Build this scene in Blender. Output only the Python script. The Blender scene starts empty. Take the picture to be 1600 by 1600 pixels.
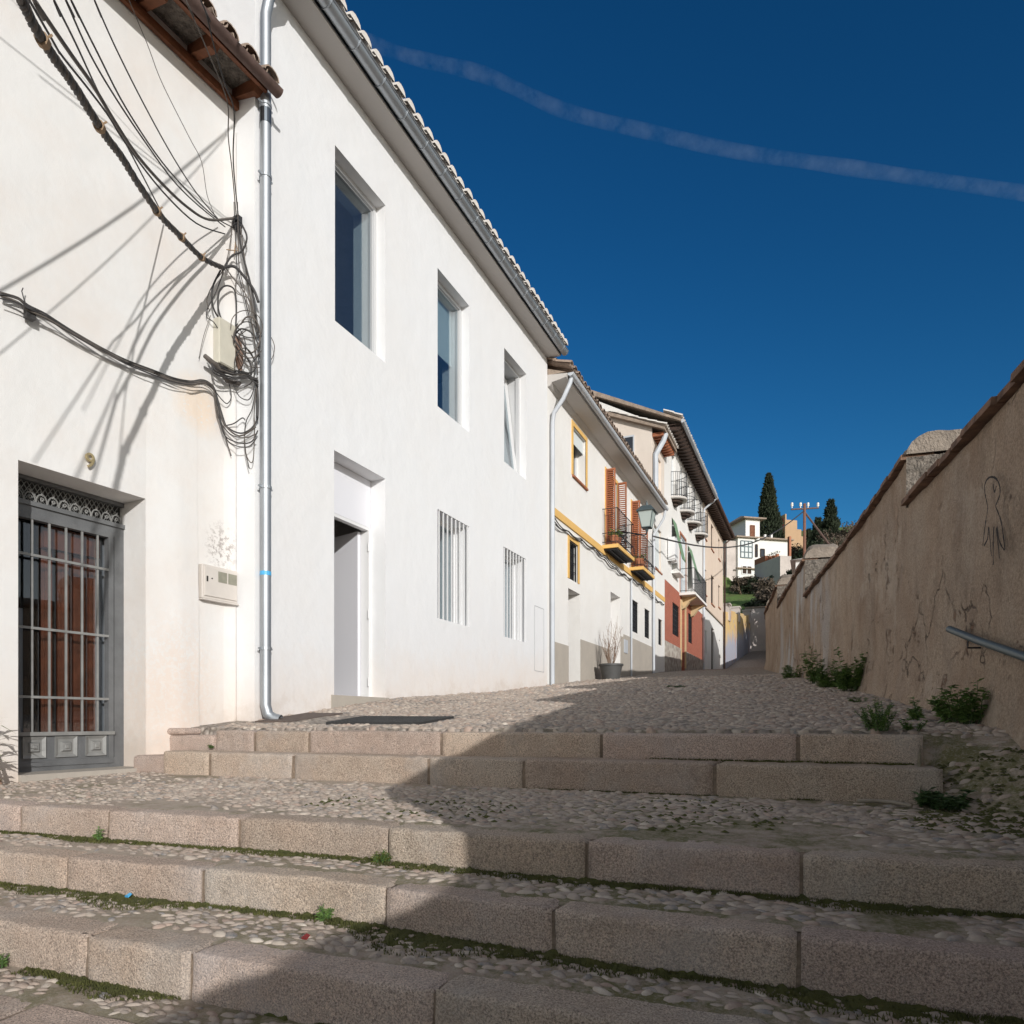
import bpy, math, random
import numpy as np
from mathutils import Vector, noise as mnoise
random.seed(7); rng = np.random.default_rng(7)
SC = bpy.context.scene
COL = SC.collection
# ------------------------------------------------------------------ camera, sky, sun, exposure
F = 1080.; PX = 800.; HY = 1127.
TH = math.atan(475. / F); S = math.sin(TH); C = math.cos(TH)
cam = bpy.data.cameras.new('camera'); cam_o = bpy.data.objects.new('camera', cam); COL.objects.link(cam_o)
cam.sensor_width = 36; cam.lens = 36 * F / 1600; cam.shift_y = (HY - 800) / 1600; cam.clip_end = 3000; cam.clip_start = .05
cam_o.rotation_euler = (math.pi / 2, 0, TH)
SC.camera = cam_o
SUN = Vector((1, -.95, .38)).normalized()
SUN_EL = math.asin(SUN.z); SUN_AZ = math.atan2(SUN.x, SUN.y)
W = bpy.data.worlds.new('World'); SC.world = W; W.use_nodes = True
nt = W.node_tree; bg = nt.nodes['Background']
sky = nt.nodes.new('ShaderNodeTexSky'); sky.sky_type = 'NISHITA'; sky.sun_disc = False
sky.sun_elevation = SUN_EL; sky.sun_rotation = SUN_AZ; sky.altitude = 900; sky.air_density = 1.0; sky.dust_density = .6; sky.ozone_density = 3.0
hs = nt.nodes.new('ShaderNodeHueSaturation'); hs.inputs['Saturation'].default_value = 1.26
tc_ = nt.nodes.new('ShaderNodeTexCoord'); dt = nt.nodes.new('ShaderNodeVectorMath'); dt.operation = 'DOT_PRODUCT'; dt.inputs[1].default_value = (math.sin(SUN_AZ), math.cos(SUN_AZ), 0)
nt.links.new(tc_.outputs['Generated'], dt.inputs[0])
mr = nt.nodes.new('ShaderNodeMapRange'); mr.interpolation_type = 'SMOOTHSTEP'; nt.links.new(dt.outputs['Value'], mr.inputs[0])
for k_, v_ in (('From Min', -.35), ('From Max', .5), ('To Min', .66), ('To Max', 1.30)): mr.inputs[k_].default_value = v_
sc_ = nt.nodes.new('ShaderNodeVectorMath'); sc_.operation = 'SCALE'; nt.links.new(mr.outputs[0], sc_.inputs['Scale'])   # sky dimmed opposite the sun, boosted and paled sunward as added shade fill
nt.links.new(sky.outputs[0], hs.inputs['Color']); 
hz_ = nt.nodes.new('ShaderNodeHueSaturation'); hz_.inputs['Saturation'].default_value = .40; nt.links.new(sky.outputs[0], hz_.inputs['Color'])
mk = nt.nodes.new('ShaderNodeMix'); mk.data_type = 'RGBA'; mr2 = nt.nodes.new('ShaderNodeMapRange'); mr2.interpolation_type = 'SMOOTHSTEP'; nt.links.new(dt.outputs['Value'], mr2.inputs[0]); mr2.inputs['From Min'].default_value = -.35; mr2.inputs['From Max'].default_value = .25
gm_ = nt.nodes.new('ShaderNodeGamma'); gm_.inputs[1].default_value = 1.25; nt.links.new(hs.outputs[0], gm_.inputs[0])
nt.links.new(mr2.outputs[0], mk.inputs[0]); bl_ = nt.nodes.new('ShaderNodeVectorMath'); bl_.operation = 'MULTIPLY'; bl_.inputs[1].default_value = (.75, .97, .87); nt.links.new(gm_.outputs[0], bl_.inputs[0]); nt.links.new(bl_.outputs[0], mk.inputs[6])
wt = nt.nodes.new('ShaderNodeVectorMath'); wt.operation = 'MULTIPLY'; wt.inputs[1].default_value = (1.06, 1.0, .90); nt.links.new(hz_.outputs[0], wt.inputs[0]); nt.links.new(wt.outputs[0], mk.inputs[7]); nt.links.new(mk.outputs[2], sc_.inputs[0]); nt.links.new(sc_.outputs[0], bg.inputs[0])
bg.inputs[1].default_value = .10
sun = bpy.data.lights.new('sun', 'SUN'); sun_o = bpy.data.objects.new('sun', sun); COL.objects.link(sun_o)
sun.energy = 2.85; sun.angle = math.radians(.5); sun.color = (1, .975, .94)
sun_o.rotation_euler = (-SUN).to_track_quat('-Z', 'Y').to_euler()
SC.view_settings.view_transform = 'Standard'; SC.view_settings.look = 'None'; SC.view_settings.exposure = .22; SC.view_settings.gamma = 1

# ------------------------------------------------------------------ geometry helpers
def ray(x):
    c = (x - PX) / F; return (-S + c * C, C + c * S)
def atX(x, y, X):
    r = ray(x); t = X / r[0]; return Vector((X, r[1] * t, (HY - y) * t / F))
def atY(x, y, Y):
    r = ray(x); t = Y / r[1]; return Vector((r[0] * t, Y, (HY - y) * t / F))
def atT(x, y, t):
    r = ray(x); return Vector((r[0] * t, r[1] * t, (HY - y) * t / F))
class Frame:
    def __init__(s, O, deg=0, z=0):
        a = math.radians(deg); s.O = O; s.D = (math.sin(a), math.cos(a)); s.N = (math.cos(a), -math.sin(a)); s.z = z
    def __call__(s, u, o, z):
        return (s.O[0] + u * s.D[0] + o * s.N[0], s.O[1] + u * s.D[1] + o * s.N[1], s.z + z)
    def px(s, x, y, off=0):
        r = ray(x); t = (s.O[0] * s.N[0] + s.O[1] * s.N[1] + off) / (r[0] * s.N[0] + r[1] * s.N[1])
        X, Y = r[0] * t, r[1] * t
        return ((X - s.O[0]) * s.D[0] + (Y - s.O[1]) * s.D[1], (HY - y) * t / F)
    def pt(s, x, y, off=0):
        u, z = s.px(x, y, off); return Vector(s(u, off, z - s.z) if s.z == 0 else (*s(u, off, 0)[:2], z))
class MB:
    def __init__(s): s.v = []; s.f = []; s.m = []; s.mi = 0
    def add(s, vs, fs):
        b = len(s.v); s.v += [tuple(v) for v in vs]; s.f += [tuple(i + b for i in f) for f in fs]; s.m += [s.mi] * len(fs); return s
    def hexa(s, p):
        return s.add(p, [(0, 3, 2, 1), (4, 5, 6, 7), (0, 1, 5, 4), (1, 2, 6, 5), (2, 3, 7, 6), (3, 0, 4, 7)])
    def box(s, x0, x1, y0, y1, z0, z1):
        return s.hexa([(x0, y0, z0), (x1, y0, z0), (x1, y1, z0), (x0, y1, z0), (x0, y0, z1), (x1, y0, z1), (x1, y1, z1), (x0, y1, z1)])
    def fb(s, fr, u0, u1, o0, o1, z0, z1):
        return s.hexa([fr(u0, o0, z0), fr(u0, o1, z0), fr(u1, o1, z0), fr(u1, o0, z0), fr(u0, o0, z1), fr(u0, o1, z1), fr(u1, o1, z1), fr(u1, o0, z1)])
    def prism(s, pa, pb):
        n = len(pa); s.add(list(pa) + list(pb), [tuple(range(n))[::-1], tuple(range(n, 2 * n))] + [(i, (i + 1) % n, n + (i + 1) % n, n + i) for i in range(n)]); return s
    def tube(s, pts, r, n=8, cap=True):
        pts = [Vector(p) for p in pts]; rings = []; up = None
        for i, p in enumerate(pts):
            d = (pts[min(i + 1, len(pts) - 1)] - pts[max(i - 1, 0)]).normalized()
            if up is None: up = d.orthogonal().normalized()
            up = (up - d * up.dot(d)); up = up.normalized() if up.length > 1e-6 else d.orthogonal().normalized()
            w = d.cross(up); rr = r[i] if isinstance(r, (list, tuple)) else r
            rings.append([p + (up * math.cos(2 * math.pi * k / n) + w * math.sin(2 * math.pi * k / n)) * rr for k in range(n)])
        vs = [v for R in rings for v in R]; fs = []
        for i in range(len(pts) - 1):
            for k in range(n): fs.append((i * n + k, i * n + (k + 1) % n, (i + 1) * n + (k + 1) % n, (i + 1) * n + k))
        if cap: fs += [tuple(range(n))[::-1], tuple(range((len(pts) - 1) * n, len(pts) * n))]
        return s.add(vs, fs)
    def lathe(s, prof, c, n=16):
        vs = [(c[0] + r * math.cos(2 * math.pi * k / n), c[1] + r * math.sin(2 * math.pi * k / n), c[2] + z) for r, z in prof for k in range(n)]
        fs = [(i * n + k, i * n + (k + 1) % n, (i + 1) * n + (k + 1) % n, (i + 1) * n + k) for i in range(len(prof) - 1) for k in range(n)]
        return s.add(vs, fs)
    def build(s, name, mats, parent=None, smooth=False):
        loc = Vector((0, 0, 0))
        if parent is not None: loc = wloc(parent)
        me = bpy.data.meshes.new(name)
        me.from_pydata([(v[0] - loc.x, v[1] - loc.y, v[2] - loc.z) for v in s.v], [], s.f)
        for m in (mats if isinstance(mats, (list, tuple)) else [mats]): me.materials.append(m)
        if any(s.m): me.polygons.foreach_set('material_index', s.m)
        if smooth:
            me.polygons.foreach_set('use_smooth', [True] * len(s.f))
        me.update()
        o = bpy.data.objects.new(name, me); COL.objects.link(o)
        if parent is not None: o.parent = parent
        if smooth == 'auto': me.set_sharp_from_angle(angle=math.radians(40))
        return o
def wloc(o):
    l = Vector(o.location)
    while o.parent is not None: o = o.parent; l += o.location
    return l
def tag(o, label, cat, group=None, kind=None):
    o['label'] = label
    if cat: o['category'] = cat
    if group: o['group'] = group
    if kind: o['kind'] = kind
    return o
def thing(name, label, cat, loc, group=None):
    o = bpy.data.objects.new(name, None); o.empty_display_size = .2; COL.objects.link(o); o.location = loc
    return tag(o, label, cat, group)
def struct(o, label=None):
    o['kind'] = 'structure'
    if label: o['label'] = label
    return o
def spline(pts, n=6):
    P = [Vector(p) for p in pts]; out = []
    for i in range(len(P) - 1):
        p0 = P[max(i - 1, 0)]; p1 = P[i]; p2 = P[i + 1]; p3 = P[min(i + 2, len(P) - 1)]
        for k in range(n):
            t = k / n
            out.append(.5 * ((2 * p1) + (p2 - p0) * t + (2 * p0 - 5 * p1 + 4 * p2 - p3) * t * t + (3 * p1 - p0 - 3 * p2 + p3) * t ** 3))
    out.append(P[-1]); return out

# ------------------------------------------------------------------ materials
def newmat(name):
    m = bpy.data.materials.new(name); m.use_nodes = True; return m, m.node_tree, m.node_tree.nodes['Principled BSDF']
def ND(nt, typ, **k):
    n = nt.nodes.new('ShaderNode' + typ)
    for a, b in k.items():
        if a.startswith('i_'):
            n.inputs[int(a[2:])].default_value = b
        else: setattr(n, a, b)
    return n
def mixc(nt, fac, a, b, blend='MIX'):
    n = ND(nt, 'Mix', data_type='RGBA', blend_type=blend)
    for sock, v in ((n.inputs[0], fac), (n.inputs[6], a), (n.inputs[7], b)):
        if isinstance(v, bpy.types.NodeSocket): nt.links.new(v, sock)
        elif isinstance(v, (int, float)): sock.default_value = v
        else: sock.default_value = (*v, 1)
    return n.outputs[2]
def noise(nt, scale, detail=4, rough=.6, vec=None, stretch=None):
    g = ND(nt, 'NewGeometry')
    v = vec or g.outputs['Position']
    if stretch:
        mp = ND(nt, 'Mapping'); mp.inputs['Scale'].default_value = stretch; nt.links.new(v, mp.inputs[0]); v = mp.outputs[0]
    n = ND(nt, 'TexNoise'); n.inputs['Scale'].default_value = scale; n.inputs['Detail'].default_value = detail; n.inputs['Roughness'].default_value = rough
    nt.links.new(v, n.inputs['Vector']); return n.outputs['Fac']
def ramp(nt, fac, a, b, inv=False):
    n = ND(nt, 'MapRange'); n.inputs['From Min'].default_value = a; n.inputs['From Max'].default_value = b
    if inv: n.inputs['To Min'].default_value = 1; n.inputs['To Max'].default_value = 0
    nt.links.new(fac, n.inputs[0]); return n.outputs[0]
def mul(nt, a, b, op='MULTIPLY'):
    n = ND(nt, 'Math', operation=op)
    for i, v in enumerate((a, b)):
        if isinstance(v, bpy.types.NodeSocket): nt.links.new(v, n.inputs[i])
        else: n.inputs[i].default_value = v
    return n.outputs[0]
def bump(nt, bs, h, strength, dist):
    b = ND(nt, 'Bump'); b.inputs['Strength'].default_value = strength; b.inputs['Distance'].default_value = dist
    nt.links.new(h, b.inputs['Height']); nt.links.new(b.outputs[0], bs.inputs['Normal']); return b
def basic(name, col, rough=.8, metal=0, var=None, bmp=None, col2=None):
    m, t, b = newmat(name); b.inputs['Roughness'].default_value = rough; b.inputs['Metallic'].default_value = metal
    b.inputs['Base Color'].default_value = (*col, 1)
    if var:
        f = noise(t, var[0], 5); f = ramp(t, f, .3, .7)
        c2 = col2 or tuple(c * var[1] for c in col)
        t.links.new(mixc(t, f, c2, col), b.inputs['Base Color'])
    if bmp: bump(t, b, noise(t, bmp[0], 4), bmp[1], bmp[2])
    return m
def plaster(name, col, stain, amt=.25, sc=1.2, dirt=None):
    m, t, b = newmat(name); b.inputs['Roughness'].default_value = .9
    f = ramp(t, noise(t, sc, 6, .65), .42, .72)
    c = mixc(t, mul(t, f, amt), col, stain)
    f2 = ramp(t, noise(t, 6, 5, .7, stretch=(1, 1, .3)), .5, .8)
    c = mixc(t, mul(t, f2, amt * .4), c, tuple(x * .82 for x in col))
    if dirt:
        f3 = ramp(t, noise(t, 2.2, 8, .75), dirt[0], dirt[0] + .05); c = mixc(t, mul(t, f3, dirt[2]), c, dirt[1])
    if name in ('white_plaster', 'old_plaster'):   # pinkish splash stain along the foot of the wall
        g = ND(t, 'NewGeometry'); sp = ND(t, 'SeparateXYZ'); t.links.new(g.outputs['Position'], sp.inputs[0])
        hg = mul(t, sp.outputs[2], mul(t, mul(t, sp.outputs[1], 5.3, 'SUBTRACT'), .09 if name[0] == 'w' else .12), 'SUBTRACT')
        hg = mul(t, hg, mul(t, noise(t, 2.6, 7, .75), 1.1), 'SUBTRACT')
        c = mixc(t, mul(t, ramp(t, hg, .25, -.75), .6), c, (.76, .64, .54))
        c = mixc(t, mul(t, ramp(t, hg, -.40, -.75), .5), c, (.50, .42, .35))
    if name == 'old_plaster':   # peeling grey scab and warm runs beside the meter box
        for cx, r_, lo, colr, am in (((-5.24, 4.98, 1.68), (.16, .20, .26), .50, (.33, .29, .27), .85), ((-5.28, 4.72, 2.95), (.3, .30, .30), .40, (.80, .62, .45), .6), ((-5.3, 4.5, .2), (.5, .5, .9), .45, (.74, .60, .50), .45)):
            g = ND(t, 'NewGeometry'); vs_ = ND(t, 'VectorMath', operation='SUBTRACT'); t.links.new(g.outputs['Position'], vs_.inputs[0]); vs_.inputs[1].default_value = cx
            dv_ = ND(t, 'VectorMath', operation='DIVIDE'); t.links.new(vs_.outputs[0], dv_.inputs[0]); dv_.inputs[1].default_value = r_
            ln = ND(t, 'VectorMath', operation='LENGTH'); t.links.new(dv_.outputs[0], ln.inputs[0])
            k = mul(t, ramp(t, ln.outputs['Value'], .4, 1.1, True), ramp(t, noise(t, 22, 7, .8), lo, lo + .06)); c = mixc(t, mul(t, k, am), c, colr)
    t.links.new(c, b.inputs['Base Color'])
    h = mul(t, mul(t, noise(t, 3, 3), 1.0), mul(t, noise(t, 120, 3), .12), 'ADD')
    h = mul(t, h, mul(t, noise(t, .9, 3), 1.4), 'ADD')
    bump(t, b, h, .45, .025)
    return m
M = {}
M['white'] = plaster('white_plaster', (.785, .79, .80), (.77, .73, .69), .35, .5)
M['old'] = plaster('old_plaster', (.745, .735, .72), (.70, .61, .54), .5, 1.1, None)
M['h2'] = plaster('townhouse_plaster', (.80, .785, .76), (.70, .66, .60), .4, .8)
M['plinth'] = plaster('grey_plinth', (.42, .38, .33), (.5, .45, .38), .6, 2.0)
M['cream'] = plaster('cream_plaster', (.74, .655, .575), (.62, .52, .44), .5, 1.0)
M['peach'] = plaster('peach_plaster', (.73, .60, .49), (.62, .47, .36), .4, 1.0)
M['grey_h'] = plaster('grey_render', (.60, .53, .49), (.36, .31, .28), .9, .35)
M['roofplaster'] = plaster('rough_render', (.62, .55, .50), (.45, .38, .33), .8, 1.6)
M['steel'] = basic('galvanised_steel', (.46, .49, .52), .5, .75, (3, .85), (40, .05, .01))
M['steel_d'] = basic('dark_steel', (.22, .25, .28), .35, 1, (3, .85))
M['pvc'] = basic('grey_pipe', (.55, .58, .62), .5, 0, (2, .85))
M['iron'] = basic('black_iron', (.025, .026, .03), .55, .4)
M['gate'] = basic('grey_painted_iron', (.17, .175, .18), .6, .2, (6, .7), (60, .3, .01))
M['gate2'] = basic('worn_light_iron', (.30, .30, .29), .6, .2, (9, .7))
M['cable'] = basic('black_cable', (.045, .042, .042), .6)
M['cable2'] = basic('dusty_cable', (.14, .12, .105), .7, 0, (25, .6))
M['framew'] = basic('white_frame', (.74, .74, .74), .45)
M['framea'] = basic('grey_aluminium', (.42, .43, .44), .4, .3)
M['framel'] = basic('light_grey_frame', (.56, .565, .57), .45)
M['room'] = basic('dim_room', (.20, .20, .21), .9)
M['doorw'] = basic('white_door_paint', (.74, .74, .78), .5)
M['yellow'] = plaster('ochre_trim', (.74, .46, .15), (.66, .40, .14), .5, 2)
M['sand'] = plaster('sandy_stone', (.62, .46, .26), (.5, .37, .22), .5, 2)
M['shutter'] = basic('terracotta_shutter', (.42, .15, .07), .6, 0, (4, .8))
M['brickred'] = None
M['dark'] = basic('dark_interior', (.03, .028, .027), .9)
M['blind'] = basic('white_blind', (.66, .70, .70), .8)
M['greenblind'] = basic('green_blind', (.20, .33, .20), .8, 0, (30, .8))
M['pot'] = basic('grey_plastic_pot', (.09, .09, .088), .6, 0, (8, .8))
M['terra'] = basic('terracotta_pot', (.42, .16, .08), .8, 0, (12, .7))
M['tile_w'] = basic('whitewashed_tile', (.80, .75, .69), .9, 0, (14, .8), (80, .3, .01))
M['tile'] = basic('clay_tile', (.46, .35, .27), .9, 0, (9, .45), (60, .4, .01), (.22, .17, .14))
M['tile_far'] = basic('faded_clay_tile', (.42, .33, .26), .9, 0, (5, .6), (20, .5, .05))
M['wood_o'] = basic('varnished_orange_wood', (.25, .075, .032), .5, 0, (9, .5))
M['wood'] = basic('orange_brown_wood', (.24, .085, .035), .7, 0, (9, .5), (30, .3, .01))
M['wood_d'] = basic('dark_brown_wood', (.06, .035, .025), .8, 0, (9, .5))
M['rust'] = basic('rusty_brown_metal', (.15, .095, .08), .75, .1, (12, .6), (60, .3, .01))
M['rustpole'] = basic('rust_red_pole', (.24, .115, .075), .8, 0, (3, .7))
M['soffit'] = basic('soffit_plaster', (.55, .52, .49), .9, 0, (1, .9))
M['brass'] = basic('brass', (.50, .40, .22), .4, .6)
M['box'] = basic('beige_box', (.60, .57, .48), .6, 0, (5, .85))
M['meterbox'] = basic('dusty_meter_box', (.66, .61, .56), .6, 0, (5, .9))
M['meterwin'] = basic('scratched_meter_window', (.30, .29, .23), .5, 0, (20, .8))
M['sticker'] = basic('blue_sticker', (.08, .42, .75), .5)
M['leaf'] = basic('weed_leaf', (.21, .35, .09), .6, 0, (7, .45))
M['leaf_d'] = basic('dark_leaf', (.10, .18, .06), .6, 0, (7, .5))
M['leaf_y'] = basic('yellow_green_leaf', (.22, .27, .05), .6, 0, (7, .6))
M['cyp'] = basic('cypress_foliage', (.036, .052, .024), .9, 0, (1.2, .45))
M['shrubfar'] = basic('bare_shrub', (.15, .115, .085), .9, 0, (1.5, .5))
M['twig'] = basic('dry_twig', (.30, .20, .14), .8, 0, (14, .6))
M['moss'] = basic('moss', (.12, .12, .032), 1, 0, (16, .55), (90, .8, .02), (.075, .085, .025))
M['glasslamp'] = basic('milky_lamp_glass', (.42, .48, .46), .3)
M['lampcap'] = basic('green_grey_lamp_metal', (.09, .12, .13), .5, .3)
M['redpanel'] = basic('dark_red_shutter', (.22, .02, .02), .7)
M['card'] = basic('pale_stick', (.36, .31, .25), .8, 0, (20, .7))
M['manhole'] = basic('brown_cover', (.16, .12, .10), .8, .1, (14, .6), (60, .5, .01))
M['drain'] = basic('grate_iron', (.055, .055, .055), .6, .3)
M['ceram'] = basic('white_ceramic', (.7, .68, .6), .3)
M['graff'] = basic('charcoal_mark', (.035, .03, .03), 1)
M['rope'] = basic('rope', (.35, .24, .15), .9)
M['brownplast'] = basic('brown_cover_tile', (.25, .16, .12), .7, 0, (14, .7))

def glass_mat(name, tintc, refl=.35, trans=.6, rough=0.0):
    m, t, b = newmat(name); t.nodes.remove(b); out = t.nodes['Material Output']
    g = ND(t, 'BsdfGlossy'); g.inputs['Roughness'].default_value = rough; g.inputs['Color'].default_value = (.95, .97, 1, 1)
    tr = ND(t, 'BsdfTransparent'); tr.inputs['Color'].default_value = (*tintc, 1)
    fr = ND(t, 'LayerWeight'); fr.inputs['Blend'].default_value = .5
    f = mul(t, mul(t, mul(t, fr.outputs['Facing'], 4, 'POWER'), .55), refl, 'ADD')
    mx = ND(t, 'MixShader'); t.links.new(f, mx.inputs[0]); t.links.new(tr.outputs[0], mx.inputs[1]); t.links.new(g.outputs[0], mx.inputs[2])
    t.links.new(mx.outputs[0], out.inputs[0]); return m
M['glass'] = glass_mat('window_glass', (.80, .86, .88), .17)
M['glass9'] = glass_mat('door_glass', (.82, .84, .86), .07)
M['glassd'] = basic('dark_window_glass', (.03, .035, .045), .08)

def granite():
    m, t, b = newmat('bush_hammered_granite'); b.inputs['Roughness'].default_value = .85
    big = ramp(t, noise(t, 2.2, 5, .7), .35, .7)
    c = mixc(t, big, (.70, .545, .43), (.74, .63, .53))
    s1 = ramp(t, noise(t, 150, 3, .85), .36, .60)
    c = mixc(t, s1, (.20, .155, .13), c)
    s2 = ramp(t, noise(t, 230, 2, .8), .60, .68)
    c = mixc(t, mul(t, s2, .6), c, (.68, .63, .56))
    st = ramp(t, noise(t, 3.5, 8, .8), .50, .72)
    c = mixc(t, mul(t, st, .55), c, (.36, .27, .21))
    c = mixc(t, mul(t, ramp(t, noise(t, 1.3, 5, .7), .5, .65), .35), c, (.52, .50, .49))
    oi = ND(t, 'ObjectInfo'); rv = ND(t, 'MapRange'); rv.inputs['To Min'].default_value = .86; rv.inputs['To Max'].default_value = 1.08; t.links.new(oi.outputs['Random'], rv.inputs[0])
    cc = ND(t, 'CombineXYZ'); t.links.new(rv.outputs[0], cc.inputs[0]); t.links.new(mul(t, rv.outputs[0], ramp(t, mul(t, mul(t, oi.outputs['Random'], 7.3), 1.0, 'MODULO'), -22, 1.0)), cc.inputs[1]); t.links.new(mul(t, rv.outputs[0], ramp(t, mul(t, mul(t, oi.outputs['Random'], 5.7), 1.0, 'MODULO'), -14, 1.0)), cc.inputs[2])
    c = mixc(t, 1.0, c, cc.outputs[0], 'MULTIPLY')
    low_ = ramp(t, noise(t, 8, 7, .8, stretch=(1, 1, .6)), .56, .74); c = mixc(t, mul(t, low_, .5), c, (.17, .15, .13))
    t.links.new(c, b.inputs['Base Color'])
    h = mul(t, noise(t, 130, 3, .75), mul(t, noise(t, 14, 4), 1.2), 'ADD')
    bump(t, b, h, .85, .012); return m
M['granite'] = granite()
def mortar(name, c1, c2, moss=.35, pebbly=True, sc=26):
    m, t, b = newmat(name); b.inputs['Roughness'].default_value = .95
    f = ramp(t, noise(t, 7, 7, .75), .35, .65)
    c = mixc(t, f, c1, c2)
    g0 = ND(t, 'NewGeometry'); s0 = ND(t, 'SeparateXYZ'); t.links.new(g0.outputs['Position'], s0.inputs[0])
    dm = mul(t, ramp(t, s0.outputs[0], -3.0, -1.4), ramp(t, s0.outputs[1], 6.5, 4.5))   # damp, never sunny side of the steps
    c = mixc(t, mul(t, mul(t, ramp(t, noise(t, 3.2, 8, .8), .44, .56), dm), .9 if name[0] == 'p' else .35), c, (.14, .135, .045))
    c = mixc(t, mul(t, ramp(t, noise(t, 2.6, 8, .8), .52, .60), moss), c, (.13, .13, .04))
    c = mixc(t, mul(t, ramp(t, noise(t, 55, 4, .8), .5, .62), .5), c, (.45, .40, .34))
    h = mul(t, noise(t, 60, 5, .8), .5)
    if pebbly:
        g = ND(t, 'NewGeometry'); mp = ND(t, 'Mapping'); mp.inputs['Scale'].default_value = (1, 1.9, 1); t.links.new(g.outputs['Position'], mp.inputs[0])
        vo = ND(t, 'TexVoronoi'); vo.inputs['Scale'].default_value = sc * .6; vo.inputs['Randomness'].default_value = .9; t.links.new(mp.outputs[0], vo.inputs['Vector'])
        d = ramp(t, vo.outputs['Distance'], .15, .75, True)
        hue = ND(t, 'SeparateColor'); t.links.new(vo.outputs['Color'], hue.inputs[0])
        pc = mixc(t, hue.outputs[0], (.28, .24, .215), (.58, .51, .44))
        c = mixc(t, ramp(t, d, .25, .5), c, pc)
        h = mul(t, h, mul(t, d, 1.6), 'ADD')
    t.links.new(c, b.inputs['Base Color']); bump(t, b, h, .9, .02); return m
M['mortar'] = mortar('pebble_mortar', (.36, .28, .225), (.50, .42, .34), .5, False)
M['street'] = mortar('cobbled_street', (.20, .17, .145), (.32, .27, .23), .15, True, 26)
M['joint'] = basic('brown_joint_mortar', (.33, .25, .185), .95, 0, (18, .5), (60, .8, .02))
def pebble_mat():
    m, t, b = newmat('river_pebble'); b.inputs['Roughness'].default_value = .75
    a = ND(t, 'Attribute', attribute_name='tone')
    c = mixc(t, ramp(t, noise(t, 30, 6, .8), .35, .6), a.outputs['Color'], mixc(t, .75, a.outputs['Color'], (.48, .39, .32)))
    t.links.new(c, b.inputs['Base Color']); bump(t, b, noise(t, 90, 4), .35, .01); return m
M['pebble'] = pebble_mat()
def tapia():
    m, t, b = newmat('weathered_brown_render'); b.inputs['Roughness'].default_value = .95
    big = ramp(t, noise(t, .9, 6, .7), .32, .68)
    c = mixc(t, big, (.39, .265, .18), (.60, .465, .345))
    stv = ramp(t, noise(t, 1.9, 4, .6, stretch=(1, 1, .45)), .40, .72)
    c = mixc(t, mul(t, stv, .6), c, (.50, .42, .34))
    dv = ramp(t, noise(t, 3.1, 5, .7, stretch=(1, 1, .5)), .52, .74)
    c = mixc(t, mul(t, dv, .6), c, (.19, .13, .09))
    # pale lime run-offs on the farther segments
    g = ND(t, 'NewGeometry'); sp = ND(t, 'SeparateXYZ'); t.links.new(g.outputs['Position'], sp.inputs[0])
    far = mul(t, ramp(t, sp.outputs[1], 10.5, 12.5), ramp(t, sp.outputs[1], 19.5, 18, False))
    lim = ramp(t, noise(t, 1.35, 4, .6, stretch=(1.0, 1.0, .2)), .50, .60)
    c = mixc(t, mul(t, mul(t, lim, far), .8), c, (.62, .63, .64))
    gr = ramp(t, noise(t, 60, 4, .85), .36, .60)
    c = mixc(t, gr, mixc(t, .52, c, (.07, .05, .035)), c)
    c = mixc(t, mul(t, ramp(t, noise(t, 95, 2, .8), .60, .66), .5), c, (.55, .45, .36))
    # crumbled patches of a redder under-coat
    cr = ramp(t, noise(t, 1.9, 9, .8), .60, .63)
    wv = ND(t, 'Mapping'); wn = ND(t, 'TexNoise'); wn.inputs['Scale'].default_value = 2.5; wn.inputs['Detail'].default_value = 6; t.links.new(g.outputs['Position'], wn.inputs['Vector'])
    wa = ND(t, 'VectorMath', operation='MULTIPLY_ADD'); t.links.new(wn.outputs['Color'], wa.inputs[0]); wa.inputs[1].default_value = (.7, .7, .7); t.links.new(g.outputs['Position'], wa.inputs[2])
    t.links.new(wa.outputs[0], wv.inputs[0]); wv.inputs['Scale'].default_value = (1.3, 1.3, .55)
    ve = ND(t, 'TexVoronoi', feature='DISTANCE_TO_EDGE'); ve.inputs['Scale'].default_value = 1.0; t.links.new(wv.outputs[0], ve.inputs['Vector'])
    crack = mul(t, ramp(t, ve.outputs['Distance'], .010, .003), ramp(t, noise(t, .8, 4, .7), .51, .57))
    c = mixc(t, mul(t, crack, .6), c, (.09, .06, .04))
    pale = ramp(t, noise(t, 1.15, 7, .75), .55, .62); c = mixc(t, mul(t, pale, .5), c, (.56, .47, .38))
    low = ramp(t, mul(t, sp.outputs[2], mul(t, sp.outputs[1], .093), 'SUBTRACT'), .9, .2)
    low2 = ramp(t, mul(t, sp.outputs[2], mul(t, sp.outputs[1], .093), 'SUBTRACT'), .75, .95, True)
    crm = mul(t, cr, low2)
    c = mixc(t, mul(t, crm, .75), c, (.34, .19, .115))
    pit = mul(t, ramp(t, noise(t, 9, 5, .8), .66, .70), low2); c = mixc(t, mul(t, pit, .8), c, (.10, .06, .035))
    t.links.new(c, b.inputs['Base Color'])
    h = mul(t, mul(t, noise(t, 60, 4, .8), .35), mul(t, noise(t, 3, 6, .7), 1.6), 'ADD')
    h = mul(t, h, mul(t, crm, -1.3), 'ADD'); h = mul(t, h, mul(t, crack, -1.6), 'ADD')
    bump(t, b, h, 1.0, .035); return m
M['tapia'] = tapia()
M['copbrick'] = basic('old_coping_brick', (.29, .17, .11), .9, 0, (7, .3), (70, .6, .01))
M['rubble'] = basic('lime_rubble', (.30, .26, .22), 1, 0, (22, .35), (26, 1, .06))
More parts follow.
